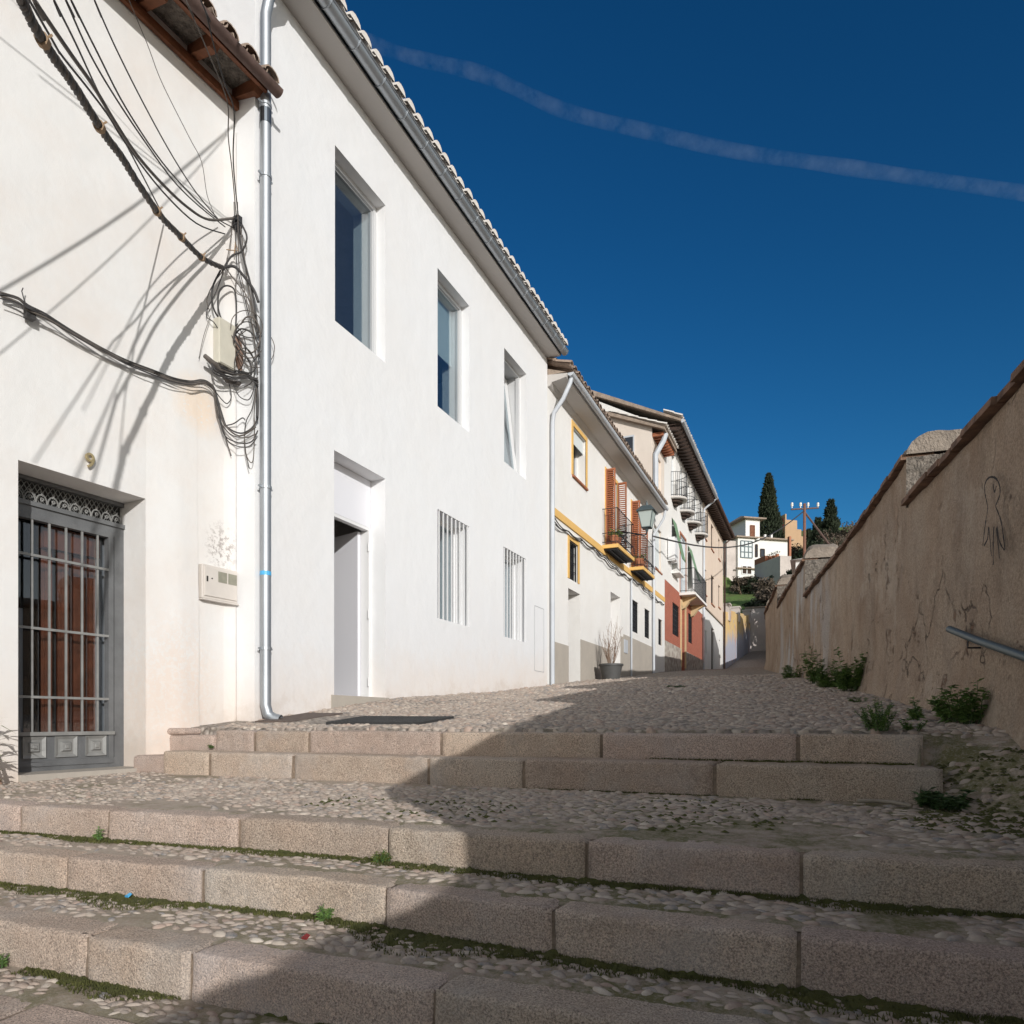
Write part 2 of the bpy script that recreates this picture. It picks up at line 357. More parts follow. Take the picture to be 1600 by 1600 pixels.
M['rubble_l'] = basic('mortar_mound', (.37, .31, .255), 1, 0, (10, .6), (40, 1, .03))
def brickwall():
    m, t, b = newmat('red_brick'); b.inputs['Roughness'].default_value = .9
    g = ND(t, 'NewGeometry'); sp = ND(t, 'SeparateXYZ'); t.links.new(g.outputs['Position'], sp.inputs[0])
    cb = ND(t, 'CombineXYZ'); t.links.new(sp.outputs[1], cb.inputs[0]); t.links.new(sp.outputs[2], cb.inputs[1])
    br = ND(t, 'TexBrick'); br.inputs['Color1'].default_value = (.42, .125, .075, 1); br.inputs['Color2'].default_value = (.34, .10, .06, 1); br.inputs['Mortar'].default_value = (.42, .24, .18, 1)
    br.inputs['Scale'].default_value = 4; br.inputs['Mortar Size'].default_value = .012; br.inputs['Row Height'].default_value = .28
    t.links.new(cb.outputs[0], br.inputs['Vector']); t.links.new(br.outputs[0], b.inputs['Base Color']); return m
M['brickred'] = brickwall()
def rubblestone():
    m, t, b = newmat('rubble_stone_plinth'); b.inputs['Roughness'].default_value = .9
    g = ND(t, 'NewGeometry'); vo = ND(t, 'TexVoronoi'); vo.inputs['Scale'].default_value = 4.5; t.links.new(g.outputs['Position'], vo.inputs['Vector'])
    hue = ND(t, 'SeparateColor'); t.links.new(vo.outputs['Color'], hue.inputs[0])
    c = mixc(t, hue.outputs[0], (.24, .19, .16), (.44, .39, .34)); c = mixc(t, ramp(t, vo.outputs['Distance'], .45, .7), c, (.5, .46, .4))
    t.links.new(c, b.inputs['Base Color']); bump(t, b, ramp(t, vo.outputs['Distance'], .2, .7, True), .6, .03); return m
M['stonep'] = rubblestone()
def painted():
    m, t, b = newmat('flaking_yellow_paint'); b.inputs['Roughness'].default_value = .9
    g = ND(t, 'NewGeometry'); sp = ND(t, 'SeparateXYZ'); t.links.new(g.outputs['Position'], sp.inputs[0])
    hz = mul(t, sp.outputs[2], mul(t, sp.outputs[1], .155), 'SUBTRACT')   # height above the rising street
    st = noise(t, .9, 6, .75, stretch=(1, 1, .5))
    f = ramp(t, mul(t, hz, mul(t, st, 3.2), 'ADD'), -.45, .25)
    c = mixc(t, f, (.42, .43, .50), (.72, .50, .22))
    c = mixc(t, ramp(t, noise(t, 1.3, 5, .7, stretch=(1, 1, .35)), .60, .66), c, (.62, .27, .18))
    c = mixc(t, ramp(t, noise(t, 2.4, 5, .7), .58, .64), c, (.36, .36, .52))
    t.links.new(c, b.inputs['Base Color']); return m
M['painted'] = painted()
M['grass'] = basic('grass_bank', (.13, .24, .045), 1, 0, (.6, .55), (3, .8, .2), (.12, .13, .045))
M['earth'] = basic('dry_earth', (.20, .15, .11), 1, 0, (.8, .6), (4, .6, .1))
M['ochreh'] = basic('ochre_building', (.50, .33, .20), .9, 0, (.3, .9))
# ------------------------------------------------------------------ ground, steps, street
def interp(x, pts):
    if x <= pts[0][0]: return pts[0][1]
    for a, b in zip(pts, pts[1:]):
        if x <= b[0]: return a[1] + (b[1] - a[1]) * (x - a[0]) / (b[0] - a[0])
    return pts[-1][1]
WL = [(-8., 2.6), (-6., 2.3), (-.2, 1.55), (2.5, 1.26), (4.6, 1.02), (7.15, .72), (9.94, .39), (13.75, -.16), (19.18, -.9), (23.9, -1.5), (38., -1.95), (58., -2.2)]
def wx(Y): return interp(Y, WL)
ZS = [(4.4, -.085), (13.15, .71), (24.1, 1.70), (33, 2.40), (42.25, 3.05), (59, 5.65), (75, 8.2)]
def gz(X, Y):
    z = interp(Y, ZS) + .010
    k = max(0, 1 - (X + 5) / 1.6) * max(0, 1 - abs(Y - 7.6) / 2.8)
    z += .085 * k
    if X > .5 and Y < 4.9:
        y0_ = 4.02 - .75 * min(1, max(0, (X - .55) / .5)); s = min(1, max(0, (Y - y0_) / (4.87 - y0_))); s = s * s * (3 - 2 * s); t = min(1, (X - .5) / .3) if Y > 4.45 else 1
        z = (1 - t) * z + t * (-.445 + s * .41)
    return z
def nz(x, y, z=0, s=1.): return mnoise.noise(Vector((x * s, y * s, z * s)))
# wide land sheet
mb = MB(); mb.add([(-600, -600, -3.2), (600, -600, -3.2), (600, 1200, -3.2), (-600, 1200, -3.2)], [(0, 1, 2, 3)])
struct(mb.build('ground', M['earth']))
# street sheet
def sheet(ys, x0f, x1f, nx, zf, amp=.006):
    mb = MB(); vs = []; fs = []
    for Y in ys:
        for i in range(nx + 1):
            X = x0f(Y) + (x1f(Y) - x0f(Y)) * i / nx
            vs.append((X, Y, zf(X, Y) + amp * nz(X, Y, 3, 1.3) + amp * .5 * nz(X, Y, 8, 5)))
    for j in range(len(ys) - 1):
        for i in range(nx):
            a = j * (nx + 1) + i; fs.append((a, a + 1, a + nx + 2, a + nx + 1))
    mb.add(vs, fs); return mb
ys = [4.585, 4.60] + list(np.arange(4.65, 14, .1)) + list(np.arange(14, 60.2, .4))
o = sheet(ys, lambda Y: -5.6, lambda Y: wx(Y) + .1 if Y > 4.9 else min(wx(Y) + .1, .54 + max(0, Y - 4.58) * 1.7), 60, lambda X, Y: gz(X, Y) - (.12 if Y < 4.59 else 0), .012).build('street', M['street'], smooth=True); struct(o)
# side ramp right of the two upper steps, and landing
def landz(X, Y):
    return -.462 + (Y - 2.6) * .019 if X <= .5 or Y < 3.2 else gz(X, Y) + (Y - 2.6) * .0
def lz(X, Y):
    base = -.462 + min(Y, 4.1) * 0 + (min(Y, 4.1) - 2.6) * .02
    if X > .5 and Y > 3.2: return max(base, gz(X, Y))
    return base
STEPS = dict(
 A=dict(p=[(-5.42, 2.37), (-4.0, 2.385), (-2.1, 2.54), (-.6, 2.56), (.6, 2.64), (1.3, 2.68)], zt=-.46, zb=-.66, d=.15, j=[28, 165, 370, 605, 915, 1252]),
 B=dict(p=[(-5.42, 1.9), (-3.55, 2.04), (-1.8, 2.19), (-.5, 2.14), (.49, 2.16), (1.35, 2.2)], zt=-.62, zb=-.82, d=.125, j=[100, 312, 600, 862, 1248]),
 C=dict(p=[(-5.42, 1.52), (-2.9, 1.66), (-1.98, 1.70), (-1.04, 1.74), (1.4, 1.8)], zt=-.78, zb=-.99, d=.15, j=[130, 293, 675]),
 D=dict(p=[(-5.42, 1.16), (-2, 1.30), (1.45, 1.4)], zt=-.95, zb=-1.15, d=.21, j=[]),
 G=dict(p=[(-5.42, .72), (1.5, .92)], zt=-1.11, zb=-1.31, d=.21, j=[]),
 H=dict(p=[(-5.45, .28), (1.55, .46)], zt=-1.27, zb=-1.47, d=.21, j=[]),
 E=dict(p=[(-4.93, 4.05), (-2.28, 4.10), (-.97, 4.12), (.60, 4.15)], zt=-.245, zb=-.50, d=.285, j=[325, 456, 668, 817, 1116]),
 F=dict(p=[(-4.70, 4.385), (-2.45, 4.40), (-1.04, 4.40), (.545, 4.42)], zt=-.078, zb=-.30, d=.2, j=[396, 481, 688, 939, 1247]))
def ly(pts, X): return interp(X, pts)
def tread(name, back, front, zt, inset):
    # strip of mortar from behind kerb 'front' to the foot of kerb 'back'
    mb = MB(); n = 120; vs = []
    for i in range(n + 1):
        X = -5.6 + 7.4 * i / n
        y0 = ly(front['p'], X) + inset; y1 = (ly(back['p'], X) + .05) if back else ly(front['p'], X) - 3
        for k in range(5):
            Y = y0 + (y1 - y0) * k / 4; vs.append((X, Y, zt - (.012 if k == 0 else 0) + .004 * nz(X, Y, 2, 3)))
    fs = [(a * 5 + k, (a + 1) * 5 + k, (a + 1) * 5 + k + 1, a * 5 + k + 1) for a in range(n) for k in range(4)]
    mb.add(vs, fs); struct(mb.build(name, M['mortar'], smooth=True))
for b_, f_, nm in (('A', 'B', 'tread_paving'), ('B', 'C', 'tread_paving'), ('C', 'D', 'tread_paving'), ('D', 'G', 'tread_paving'), ('G', 'H', 'tread_paving')):
    s = STEPS[f_]; tread(nm, STEPS[b_], s, s['zt'] + .002, s['d'] - .04)
mb = MB(); mb.add([(-8, -8, -1.43), (4, -8, -1.43), (4, .5, -1.43), (-8, .5, -1.43)], [(0, 1, 2, 3)]); struct(mb.build('lower_street', M['street']))
# landing
ysl = list(np.arange(2.5, 4.95, .05))
def lx1(Y): return wx(Y) + .08
mbl = MB(); vs = []; fs = []; NX = 130
xs = [-5.6 + (1.4 + 5.6) * i / NX for i in range(NX + 1)]
for j in range(len(ysl)):
    for X in xs:
        yA = ly(STEPS['A']['p'], X) + .10; Y = yA + (4.9 - yA) * j / (len(ysl) - 1) if X > .5 else yA + (4.3 - yA) * j / (len(ysl) - 1)
        vs.append((X, Y, lz(X, Y) + .004 * nz(X, Y, 2, 3) - (.01 if j == 0 else 0)))
for j in range(len(ysl) - 1):
    for i in range(NX):
        a = j * (NX + 1) + i; fs.append((a, a + 1, a + NX + 2, a + NX + 1))
mbl.add(vs, fs); struct(mbl.build('landing', M['mortar'], smooth=True))

def xon(pts, px, top=True):
    # X where the pixel column crosses the kerb line
    r = ray(px)
    for a, b in zip(pts, pts[1:]):
        dx, dy = b[0] - a[0], b[1] - a[1]; det = -dx * r[1] + dy * r[0]
        if abs(det) < 1e-9: continue
        u = (a[0] * r[1] - a[1] * r[0]) / det
        if -.001 <= u <= 1.001: return a[0] + u * dx
    return None
def kerb(root, pts, xa, xb, zt, zb, d, seed):
    mb = MB(); n = max(3, int((xb - xa) / .022)); r = .020 + .008 * nz(seed, 1)
    zt = zt + .007 * nz(seed, 5.5); yo = .016 * nz(seed, 9.1)
    prof = [(0, zb), (0, zb + (zt - zb) * .3), (0, zb + (zt - zb) * .5), (0, zb + (zt - zb) * .65), (0, zb + (zt - zb) * .8), (0, zt - r * 1.15)]
    prof += [(r - r * math.cos(a), zt - r + r * math.sin(a)) for a in (.3, .65, 1.0, 1.3)] + [(r, zt), (r + (d - r) * .33, zt), (r + (d - r) * .66, zt), (d, zt), (d, zt - .08)]
    m = len(prof); vs = []
    for i in range(n + 1):
        X = xa + (xb - xa) * i / n; Y0 = ly(pts, X) + yo
        e = min(i, n - i) * (xb - xa) / n; er = .014
        pull = (er - math.sqrt(max(0, er * er - (er - e) ** 2))) if e < er else 0
        for y, z in prof:
            q = (X * 1, Y0 + y, z)
            dn = .0065 * mnoise.noise(Vector(q) * 9) + .0045 * mnoise.noise(Vector(q) * 24) + .0030 * mnoise.noise(Vector(q) * 60)
            chip = min(0, mnoise.noise(Vector((X * 5 + seed, z * 4, 3))) + .30) * .008 if abs(z - zt) < .03 or abs(z - zb) < .2 and y == 0 else 0
            vs.append((X, Y0 + y - dn + pull * (1 if y < .03 else 0) - chip * (y < .03), z + (dn if y > .01 else 0) - pull * (y > .01) * .7 + chip * .4 * (z > zt - .03)))
    fs = [(i * m + k, (i + 1) * m + k, (i + 1) * m + k + 1, i * m + k + 1) for i in range(n) for k in range(m - 1)]
    fs += [tuple(range(m))[::-1], tuple(range(n * m, n * m + m))]
    mb.add(vs, fs); return mb.build('granite_block', M['granite'], root, smooth='auto')
LAB = dict(A='long granite step edging the front of the pebbled landing',
 B='mossy granite step between the landing edge and the lowest long step', C='lowest long granite step, crossed by the tip of the shade near its left end',
 D='barely showing granite step below the others in the bottom left corner', G='granite step next below the frame', H='lowest granite step beside the lower street',
 E='lower one of the two upper steps, standing on the pebbled landing', F='topmost granite step at the edge of the sloping cobbled street')
for key, s in STEPS.items():
    if key in 'GH':
        cuts = [-3.9, -2.7, -1.2, .3]
    else:
        cuts = [xon(s['p'], j) for j in s['j']]; cuts = [c for c in cuts if c is not None]
        if key == 'C': cuts += [-3.6, -.1]
        if key == 'D': cuts += [-3.9, -2.4, -1.0, .4]
        if key == 'B': cuts += [-4.5]
    if key in 'AEF' and len(s['p']): pass
    cuts = sorted(cuts)
    root = thing('granite_step', LAB[key], 'step', (s['p'][0][0], s['p'][0][1], s['zb']), 'granite steps')
    xa = s['p'][0][0]; GAP = .011 if key in 'EF' else .006
    for i, c in enumerate(cuts + [s['p'][-1][0]]):
        kerb(root, s['p'], xa, c - (GAP if c != s['p'][-1][0] else 0), s['zt'], s['zb'], s['d'], hash(key) % 97 * 0 + ord(key) * 3.1 + i * 1.7); xa = c + GAP
    mb = MB(); vs = []   # brown joint mortar just behind the faces
    for i in range(60):
        X = s['p'][0][0] + .02 + (s['p'][-1][0] - s['p'][0][0] - .04) * i / 59; Y = ly(s['p'], X)
        vs += [(X, Y + .017, s['zb']), (X, Y + .021, s['zt'] - .016), (X, Y + s['d'] + .02, s['zt'] - .010)]
    mb.add(vs, [(i * 3 + k, i * 3 + 3 + k, i * 3 + 4 + k, i * 3 + 1 + k) for i in range(59) for k in range(2)])
    mb.build('joint_mortar', M['joint'], root)
# blocks of rough stone where the upper steps meet the old house
t = thing('rough_stone', 'broken stone and mortar lump filling the gap between the old house and the top step', 'stone', (-5.0, 4.3, -.35))
mb = MB()
for (x0, x1, y0, y1, z0, z1) in ((-5.32, -4.74, 4.40, 4.75, -.30, -.12), (-5.35, -4.93, 4.1, 4.4, -.45, -.29), (-5.32, -5.08, 4.38, 4.6, -.12, -.06)):
    mb.box(x0, x1, y0, y1, z0, z1)
o = mb.build('stone_lump', M['granite'], t)
bv = o.modifiers.new('b', 'BEVEL'); bv.width = .03; bv.segments = 3

# ------------------------------------------------------------------ pebbles
PAL = np.array([(.34, .29, .25), (.41, .35, .30), (.21, .19, .175), (.50, .44, .37), (.32, .25, .205), (.38, .27, .22), (.17, .18, .19), (.60, .54, .46)])
def pebbles(name, pts, zf, size, asp, rot, label, h=.45, sink=.25):
    # pts Nx2; domes: rings of 8 verts
    N = len(pts); k = 8
    ang = np.arange(k) / k * 2 * np.pi
    L = size[0] * rng.uniform(.65, 1.3, N); Wd = L / rng.uniform(asp[0], asp[1], N); H = Wd * rng.uniform(h * .7, h * 1.35, N)
    a = rot[0] + rng.normal(0, rot[1], N)
    z0 = np.array([zf(p[0], p[1]) for p in pts])
    rings = [(1.0, -.5), (1.0, .12), (.80, .62), (.42, .93)]
    V = np.zeros((N, k * 4 + 1, 3))
    ca, sa = np.cos(a), np.sin(a)
    wob = rng.uniform(.86, 1.14, (N, k))
    for ri, (rr, hh) in enumerate(rings):
        for j in range(k):
            x = L / 2 * rr * np.cos(ang[j]) * wob[:, j]; y = Wd / 2 * rr * np.sin(ang[j]) * wob[:, j]
            V[:, ri * k + j, 0] = pts[:, 0] + x * ca - y * sa; V[:, ri * k + j, 1] = pts[:, 1] + x * sa + y * ca
            V[:, ri * k + j, 2] = z0 + H * (hh - sink)
    V[:, -1, 0] = pts[:, 0]; V[:, -1, 1] = pts[:, 1]; V[:, -1, 2] = z0 + H * (1 - sink)
    tl = rng.normal(0, .12, (N, 1)); V[:, :, 2] += (V[:, :, 0] - pts[:, 0:1]) * tl
    T = []
    for ri in range(3):
        for j in range(k): T.append((ri * k + j, ri * k + (j + 1) % k, (ri + 1) * k + (j + 1) % k, (ri + 1) * k + j))
    Q = np.array(T); Tr = np.array([(3 * k + j, 3 * k + (j + 1) % k, 4 * k) for j in range(k)])
    nv = k * 4 + 1; off = (np.arange(N) * nv)[:, None, None]
    q = (Q[None] + off).reshape(-1); t = (Tr[None] + off).reshape(-1)
    me = bpy.data.meshes.new(name); me.vertices.add(N * nv); me.vertices.foreach_set('co', V.reshape(-1))
    me.loops.add(len(q) + len(t)); me.loops.foreach_set('vertex_index', np.concatenate([q, t]))
    nq, ntr = len(q) // 4, len(t) // 3
    me.polygons.add(nq + ntr)
    me.polygons.foreach_set('loop_start', np.concatenate([np.arange(nq) * 4, len(q) + np.arange(ntr) * 3]))
    me.polygons.foreach_set('use_smooth', np.ones(nq + ntr, dtype=bool))
    me.update(calc_edges=True); me.validate()
    col = PAL[rng.choice(len(PAL), N, p=[.22, .2, .14, .1, .14, .08, .08, .04])] * rng.uniform(.85, 1.15, (N, 1))
    c4 = np.ones((N, nv, 4)); c4[:, :, :3] = col[:, None, :]
    at = me.attributes.new('tone', 'FLOAT_COLOR', 'POINT'); at.data.foreach_set('color', c4.reshape(-1))
    me.materials.append(M['pebble']); o = bpy.data.objects.new(name, me); COL.objects.link(o)
    tag(o, label, 'pebbles', kind='stuff'); return o
def jgrid(x0, x1, y0, y1, sx, sy, keep, jit=.38):
    X = np.arange(x0, x1, sx); Y = np.arange(y0, y1, sy); g = np.array([(x + (sx / 2 if j % 2 else 0), y) for j, y in enumerate(Y) for x in X])
    g += rng.uniform(-jit, jit, g.shape) * (sx, sy)
    return np.array([p for p in g if keep(p[0], p[1])])
GR = (-4.05, -2.4, 4.95, 5.65)   # drain grate footprint, see below
def okst(x, y):
    if x < -4.97 or x > wx(y) - .02: return False
    if -4.3 < x < -2.95 and 4.86 < y < 5.62: return False
    if -4.95 < x < -4.35 and 4.95 < y < 5.9: return False
    if y < 4.61 and x < .56: return False
    return True
pebbles('street_cobbles', jgrid(-4.98, 1.1, 4.61, 9.0, .058, .040, okst), lambda x, y: gz(x, y), (.078,), (1.5, 2.6), (.15, .5), 'small rounded cobbles covering the near part of the rising street', h=.60, sink=.55)
pebbles('street_cobbles', jgrid(-4.98, 1.1, 9.0, 17, .095, .075, okst), lambda x, y: gz(x, y), (.11,), (1.2, 2.0), (.25, .5), 'rounded cobbles on the middle stretch of the rising street', h=.5, sink=.4)
def okl(x, y):
    yA = ly(STEPS['A']['p'], x) + .165
    if y < yA or x > wx(y) - .02 or x < -5.3: return False
    if x < .61: return y < 4.07
    return y < 4.75 and nz(x, y, 9, 2.2) > -.1
def zl(x, y): return lz(x, y)
lp = jgrid(-5.3, 1.2, 2.5, 4.8, .054, .030, okl)
lp = np.array([p for p in lp if nz(p[0], p[1], 5, 1.1) + .22 + .1 * (p[0] > -2.6) - .28 * (p[0] > -.9) > rng.uniform(-.3, .35)])
pebbles('landing_pebbles', lp, zl, (.074,), (1.6, 3.2), (.0, .32), 'flat grey river pebbles set in mortar across the landing', h=.62, sink=.64)
def oks(b, f, d, lo=.0):
    def k(x, y):
        return ly(f['p'], x) + f['d'] + .03 < y < ly(b['p'], x) - .015 and nz(x, y, 7, 2.3) > -.42 and x < wx(y) - .03
    return k
for b_, f_ in (('A', 'B'), ('B', 'C'), ('C', 'D')):
    f, b = STEPS[f_], STEPS[b_]
    pebbles('tread_pebbles', jgrid(-5.3, 1.3, 1.1, 2.6, .056, .033, oks(b, f, .2)), lambda x, y: f['zt'] + .004, (.072,), (1.5, 3.0), (.05, .4),
            {'A': 'pebbles set in the mortar strip behind the middle long step', 'B': 'pebbles set in the mortar strip behind the lowest long step', 'C': 'pebbles in the strip at the foot of the lowest long step'}[b_], h=.5, sink=.74)
# ------------------------------------------------------------------ moss at the foot of the risers
def mossline(pts, z, w, x0, x1, label, dens=1.0, low=-.1):
    mb = MB(); n = int((x1 - x0) / .018); vs = []
    for i in range(n + 1):
        X = x0 + (x1 - x0) * i / n; Y = ly(pts, X)
        wd = w * max(0, .55 + 1.5 * nz(X, z * 7, 1, 1.9) + .7 * nz(X, 2, z, 9) + .2 * nz(X, 5, z, 30))
        for k in range(5):
            y = Y + .012 - wd * k / 4; h = .018 * (1 - k / 4) ** .7 * (.7 + 1.2 * nz(X, y, 4, 38)) if wd > .01 else -.02
            vs.append((X, y, z - .004 + max(-.02, h) - (.012 if k == 4 else 0)))
    mb.add(vs, [(i * 5 + k, (i + 1) * 5 + k, (i + 1) * 5 + k + 1, i * 5 + k + 1) for i in range(n) for k in range(4)])
    for _ in range(int(1500 * (x1 - x0) * dens)):
        X = random.uniform(x0, x1); wd = w * max(0, .62 + 1.5 * nz(X, z * 7, 1, 1.9)) * 1.15
        if wd < .012: continue
        y = ly(pts, X) + .005 - wd * random.random() ** 1.3; h = random.uniform(.001, .007); a = random.uniform(0, 6.28); dx, dy = .003 * math.cos(a), .003 * math.sin(a); lx, lyy = random.gauss(0, .005), random.gauss(0, .005)
        mb.add([(X - dx, y - dy, z), (X + dx, y + dy, z), (X + lx, y + lyy, z + h + .01)], [(0, 1, 2)])
    tag(mb.build('moss', M['moss'], smooth=True), label, 'moss', kind='stuff')
mossline(STEPS['A']['p'], -.616, .085, -5.2, 1.25, 'green moss along the foot of the landing edge step')
mossline(STEPS['B']['p'], -.776, .12, -4.6, 1.3, 'thick green moss along the foot of the mossy middle step')
mossline(STEPS['C']['p'], -.946, .13, -2.75, 1.35, 'moss patch along the foot of the lowest long step')
mossline(STEPS['E']['p'], -.437, .02, -1.8, .5, 'thin moss line at the foot of the lower upper step', .6)
mossline(STEPS['F']['p'], -.243, .035, -1.0, .5, 'thin moss line below the topmost step', .6)
def mosspatch(regions, zf, n, label):
    mb = MB()
    for _ in range(n):
        x0, x1, y0, y1 = random.choice(regions); X = random.uniform(x0, x1); Y = random.uniform(y0, y1)
        if nz(X, Y, 11, 1.6) < .05 or X > wx(Y): continue
        z = zf(X, Y); r = random.uniform(.008, .022); m = 7
        vs = [(X + r * math.cos(6.283 * i / m) * random.uniform(.7, 1.3), Y + r * .6 * math.sin(6.283 * i / m), z + .001) for i in range(m)] + [(X, Y, z + .011)]
        mb.add(vs, [(i, (i + 1) % m, m) for i in range(m)])
    tag(mb.build('moss', M['moss'], smooth=True), label, 'moss', kind='stuff')
mosspatch([(-2.6, 1.2, 2.8, 3.9), (.4, 1.2, 3.2, 4.4)], lz, 1500, 'mossy patches between the landing pebbles')
# ------------------------------------------------------------------ facade helper
def facade(mb, fr, u0, u1, zb, zt, ops, back=6.0, side=True):
    us = sorted({u0, u1} | {v for o in ops for v in o[:2]}); zs = sorted({zb, zt} | {v for o in ops for v in o[2:4]})
    for ua, ub in zip(us, us[1:]):
        for za, zc in zip(zs, zs[1:]):
            cu, cz = (ua + ub) / 2, (za + zc) / 2
            if any(o[0] < cu < o[1] and o[2] < cz < o[3] for o in ops): continue
            mb.add([fr(ua, 0, za), fr(ub, 0, za), fr(ub, 0, zc), fr(ua, 0, zc)], [(0, 1, 2, 3)])
    for o in ops:
        ua, ub, za, zc, d = o[:5]
        mb.add([fr(ua, 0, za), fr(ub, 0, za), fr(ub, 0, zc), fr(ua, 0, zc), fr(ua, -d, za), fr(ub, -d, za), fr(ub, -d, zc), fr(ua, -d, zc)],
               [(0, 4, 5, 1), (1, 5, 6, 2), (2, 6, 7, 3), (3, 7, 4, 0)])
    if side:
        mb.add([fr(u0, 0, zb), fr(u0, -back, zb), fr(u0, -back, zt), fr(u0, 0, zt), fr(u1, 0, zb), fr(u1, -back, zb), fr(u1, -back, zt), fr(u1, 0, zt)],
               [(0, 1, 2, 3), (4, 7, 6, 5), (1, 5, 6, 2)])
    return mb
def rectframe(mb, fr, u0, u1, z0, z1, o0, o1, w):
    mb.fb(fr, u0, u0 + w, o0, o1, z0, z1); mb.fb(fr, u1 - w, u1, o0, o1, z0, z1)
    mb.fb(fr, u0 + w, u1 - w, o0, o1, z0, z0 + w); mb.fb(fr, u0 + w, u1 - w, o0, o1, z1 - w, z1); return mb
def tiles(mb, fr, u0, u1, sp, r, o_e, z_e, slope, rows, seg=.42, jit=.01, cover_only=False, n=6, cap=False):
    """barrel tiles: fr(u, o, z); rows go back (negative o) and up"""
    cs, sn = math.cos(slope), math.sin(slope)
    k = int((u1 - u0) / sp)
    for i in range(k + 1):
        u = u0 + i * (u1 - u0) / k
        for j in range(rows):
            du = random.uniform(-jit, jit); dz = random.uniform(-jit, jit) * .5 + j * .0
            for ph, rr0, rr1, off in ((1, r, r * .82, .02), (-1, r * .92, r * .8, 0)):
                uu = u + du + (0 if ph == 1 else sp / 2)
                if uu > u1 + .02: continue
                if ph == -1 and cover_only: continue
                s0 = j * seg * .82 - .02 * (ph == 1) + random.uniform(-jit, jit); s1 = s0 + seg
                vs = []
                for s_, rr, lift in ((s0, rr0, .018), (s1, rr1, 0)):
                    for q in range(n + 1):
                        a = math.pi * q / n; x = -rr * math.cos(a); h = ph * rr * math.sin(a) * .85 + (0.0 if ph == 1 else r * .55)
                        hz = h + lift + dz + off
                        vs.append(fr(uu + x, o_e - s_ * cs - hz * 0, z_e + s_ * sn + hz))
                # thickness at the open end
                m = n + 1
                fs = [(q, q + 1, m + q + 1, m + q) for q in range(n)]
                th = .014 if ph == 1 else .012
                for q in range(n + 1):
                    a = math.pi * q / n; rr = rr0 - th; x = -rr * math.cos(a); h = ph * rr * math.sin(a) * .85 + (0 if ph == 1 else r * .55)
                    vs.append(fr(uu + x, o_e - s0 * cs, z_e + s0 * sn + h + .018 + dz + off))
                fs += [(q, 2 * m + q, 2 * m + q + 1, q + 1) for q in range(n)]
                if cap and j == 0 and ph == 1: fs.append(tuple(range(2 * m, 3 * m)))
                mb.add(vs, fs)
    return mb

# ================================================================== white house
fw = Frame((-5.0, 0), 0)
UP = [(6.375, 7.38), (8.70, 9.70), (11.03, 12.04)]
wh = thing('white_house', 'plain white rendered house with deep set windows, a steel gutter and a galvanised downpipe', 'house', (-5, 9.1, 0))
ops = [(a, b, 4.55, 6.545, .20) for a, b in UP] + [(8.70, 9.70, 1.49, 3.065, .26), (11.0, 12.03, 1.485, 3.055, .26), (6.36, 7.38, .30, 3.075, .22)]
mb = MB(); facade(mb, fw, 5.15, 13.15, -1.5, 7.37, ops, 7)
wall_w = mb.build('wall', M['white'], wh)
def inner_reveal(mb, fr, u0, u1, z0, z1, d0, d1):
    mb.add([fr(u0, -d0, z0), fr(u1, -d0, z0), fr(u1, -d0, z1), fr(u0, -d0, z1), fr(u0, -d1, z0), fr(u1, -d1, z0), fr(u1, -d1, z1), fr(u0, -d1, z1)],
           [(0, 4, 5, 1), (1, 5, 6, 2), (2, 6, 7, 3), (3, 7, 4, 0)])
# upper windows
for i, (a, b) in enumerate(UP):
    z0, z1 = 4.55, 6.545
    f = MB(); rectframe(f, fw, a, b, z0, z1, -.135, -.20, .055); rectframe(f, fw, a + .0, b - .0, z0, z1, -.20, -.262, .03)
    inner_reveal(f, fw, a + .031, b - .031, z0 + .031, z1 - .031, .2, .47)
    win = f.build('window', M['framel'], wh)
    p = MB()
    if i < 2:
        p.fb(fw, a + .055, b - .055, -.18, -.186, z0 + .055, z1 - .055); p.build('pane', M['glass'], win)
        s = MB(); rectframe(s, fw, a + .04, b - .04, z0 + .04, z1 - .04, -.165, -.2, .035); s.build('sash', M['framea'], win)
        if i == 1:
            q = MB(); q.fb(fw, a + .04, b - .04, -.30, -.305, 5.62, z1 - .03); q.build('roller_blind', M['blind'], win)
    else:
        # tilted sash, hinged at the sill and leaning into the room
        def tl(u, o, z, t=.12):
            return fw(u, o - (z - z0) * t, z)
        class T:
            def __call__(s, u, o, z): return tl(u, o, z)
        tf = T(); s = MB(); rectframe(s, tf, a + .05, b - .05, z0 + .05, z1 - .06, -.15, -.215, .07); sash = s.build('sash', M['framew'], win)
        q = MB(); q.fb(tf, a + .12, b - .12, -.18, -.186, z0 + .12, z1 - .13); q.build('pane', M['glass'], sash)
# barred windows
for a, b, z0, z1 in ((8.70, 9.70, 1.49, 3.065), (11.0, 12.03, 1.485, 3.055)):
    f = MB(); rectframe(f, fw, a, b, z0, z1, -.26, -.32, .06); inner_reveal(f, fw, a + .05, b - .05, z0 + .05, z1 - .05, .3, .5); win = f.build('window', M['framew'], wh)
    p = MB(); p.fb(fw, a + .06, b - .06, -.285, -.29, z0 + .06, z1 - .06); p.build('pane', M['glass'], win)
    q = MB(); q.fb(fw, a + .05, b - .05, -.75, -.755, z0 + .05, z1 - .05); q.build('room_backdrop', M['room'], win)
    g = MB()
    for k in range(8):
        u = a + .065 + (b - a - .11) * k / 7.0 - .0
        g.fb(fw, u - .010, u + .010, -.022, -.006, z0 + .001, z1 - .001)
    g.build('window_bars', M['framew'], win)
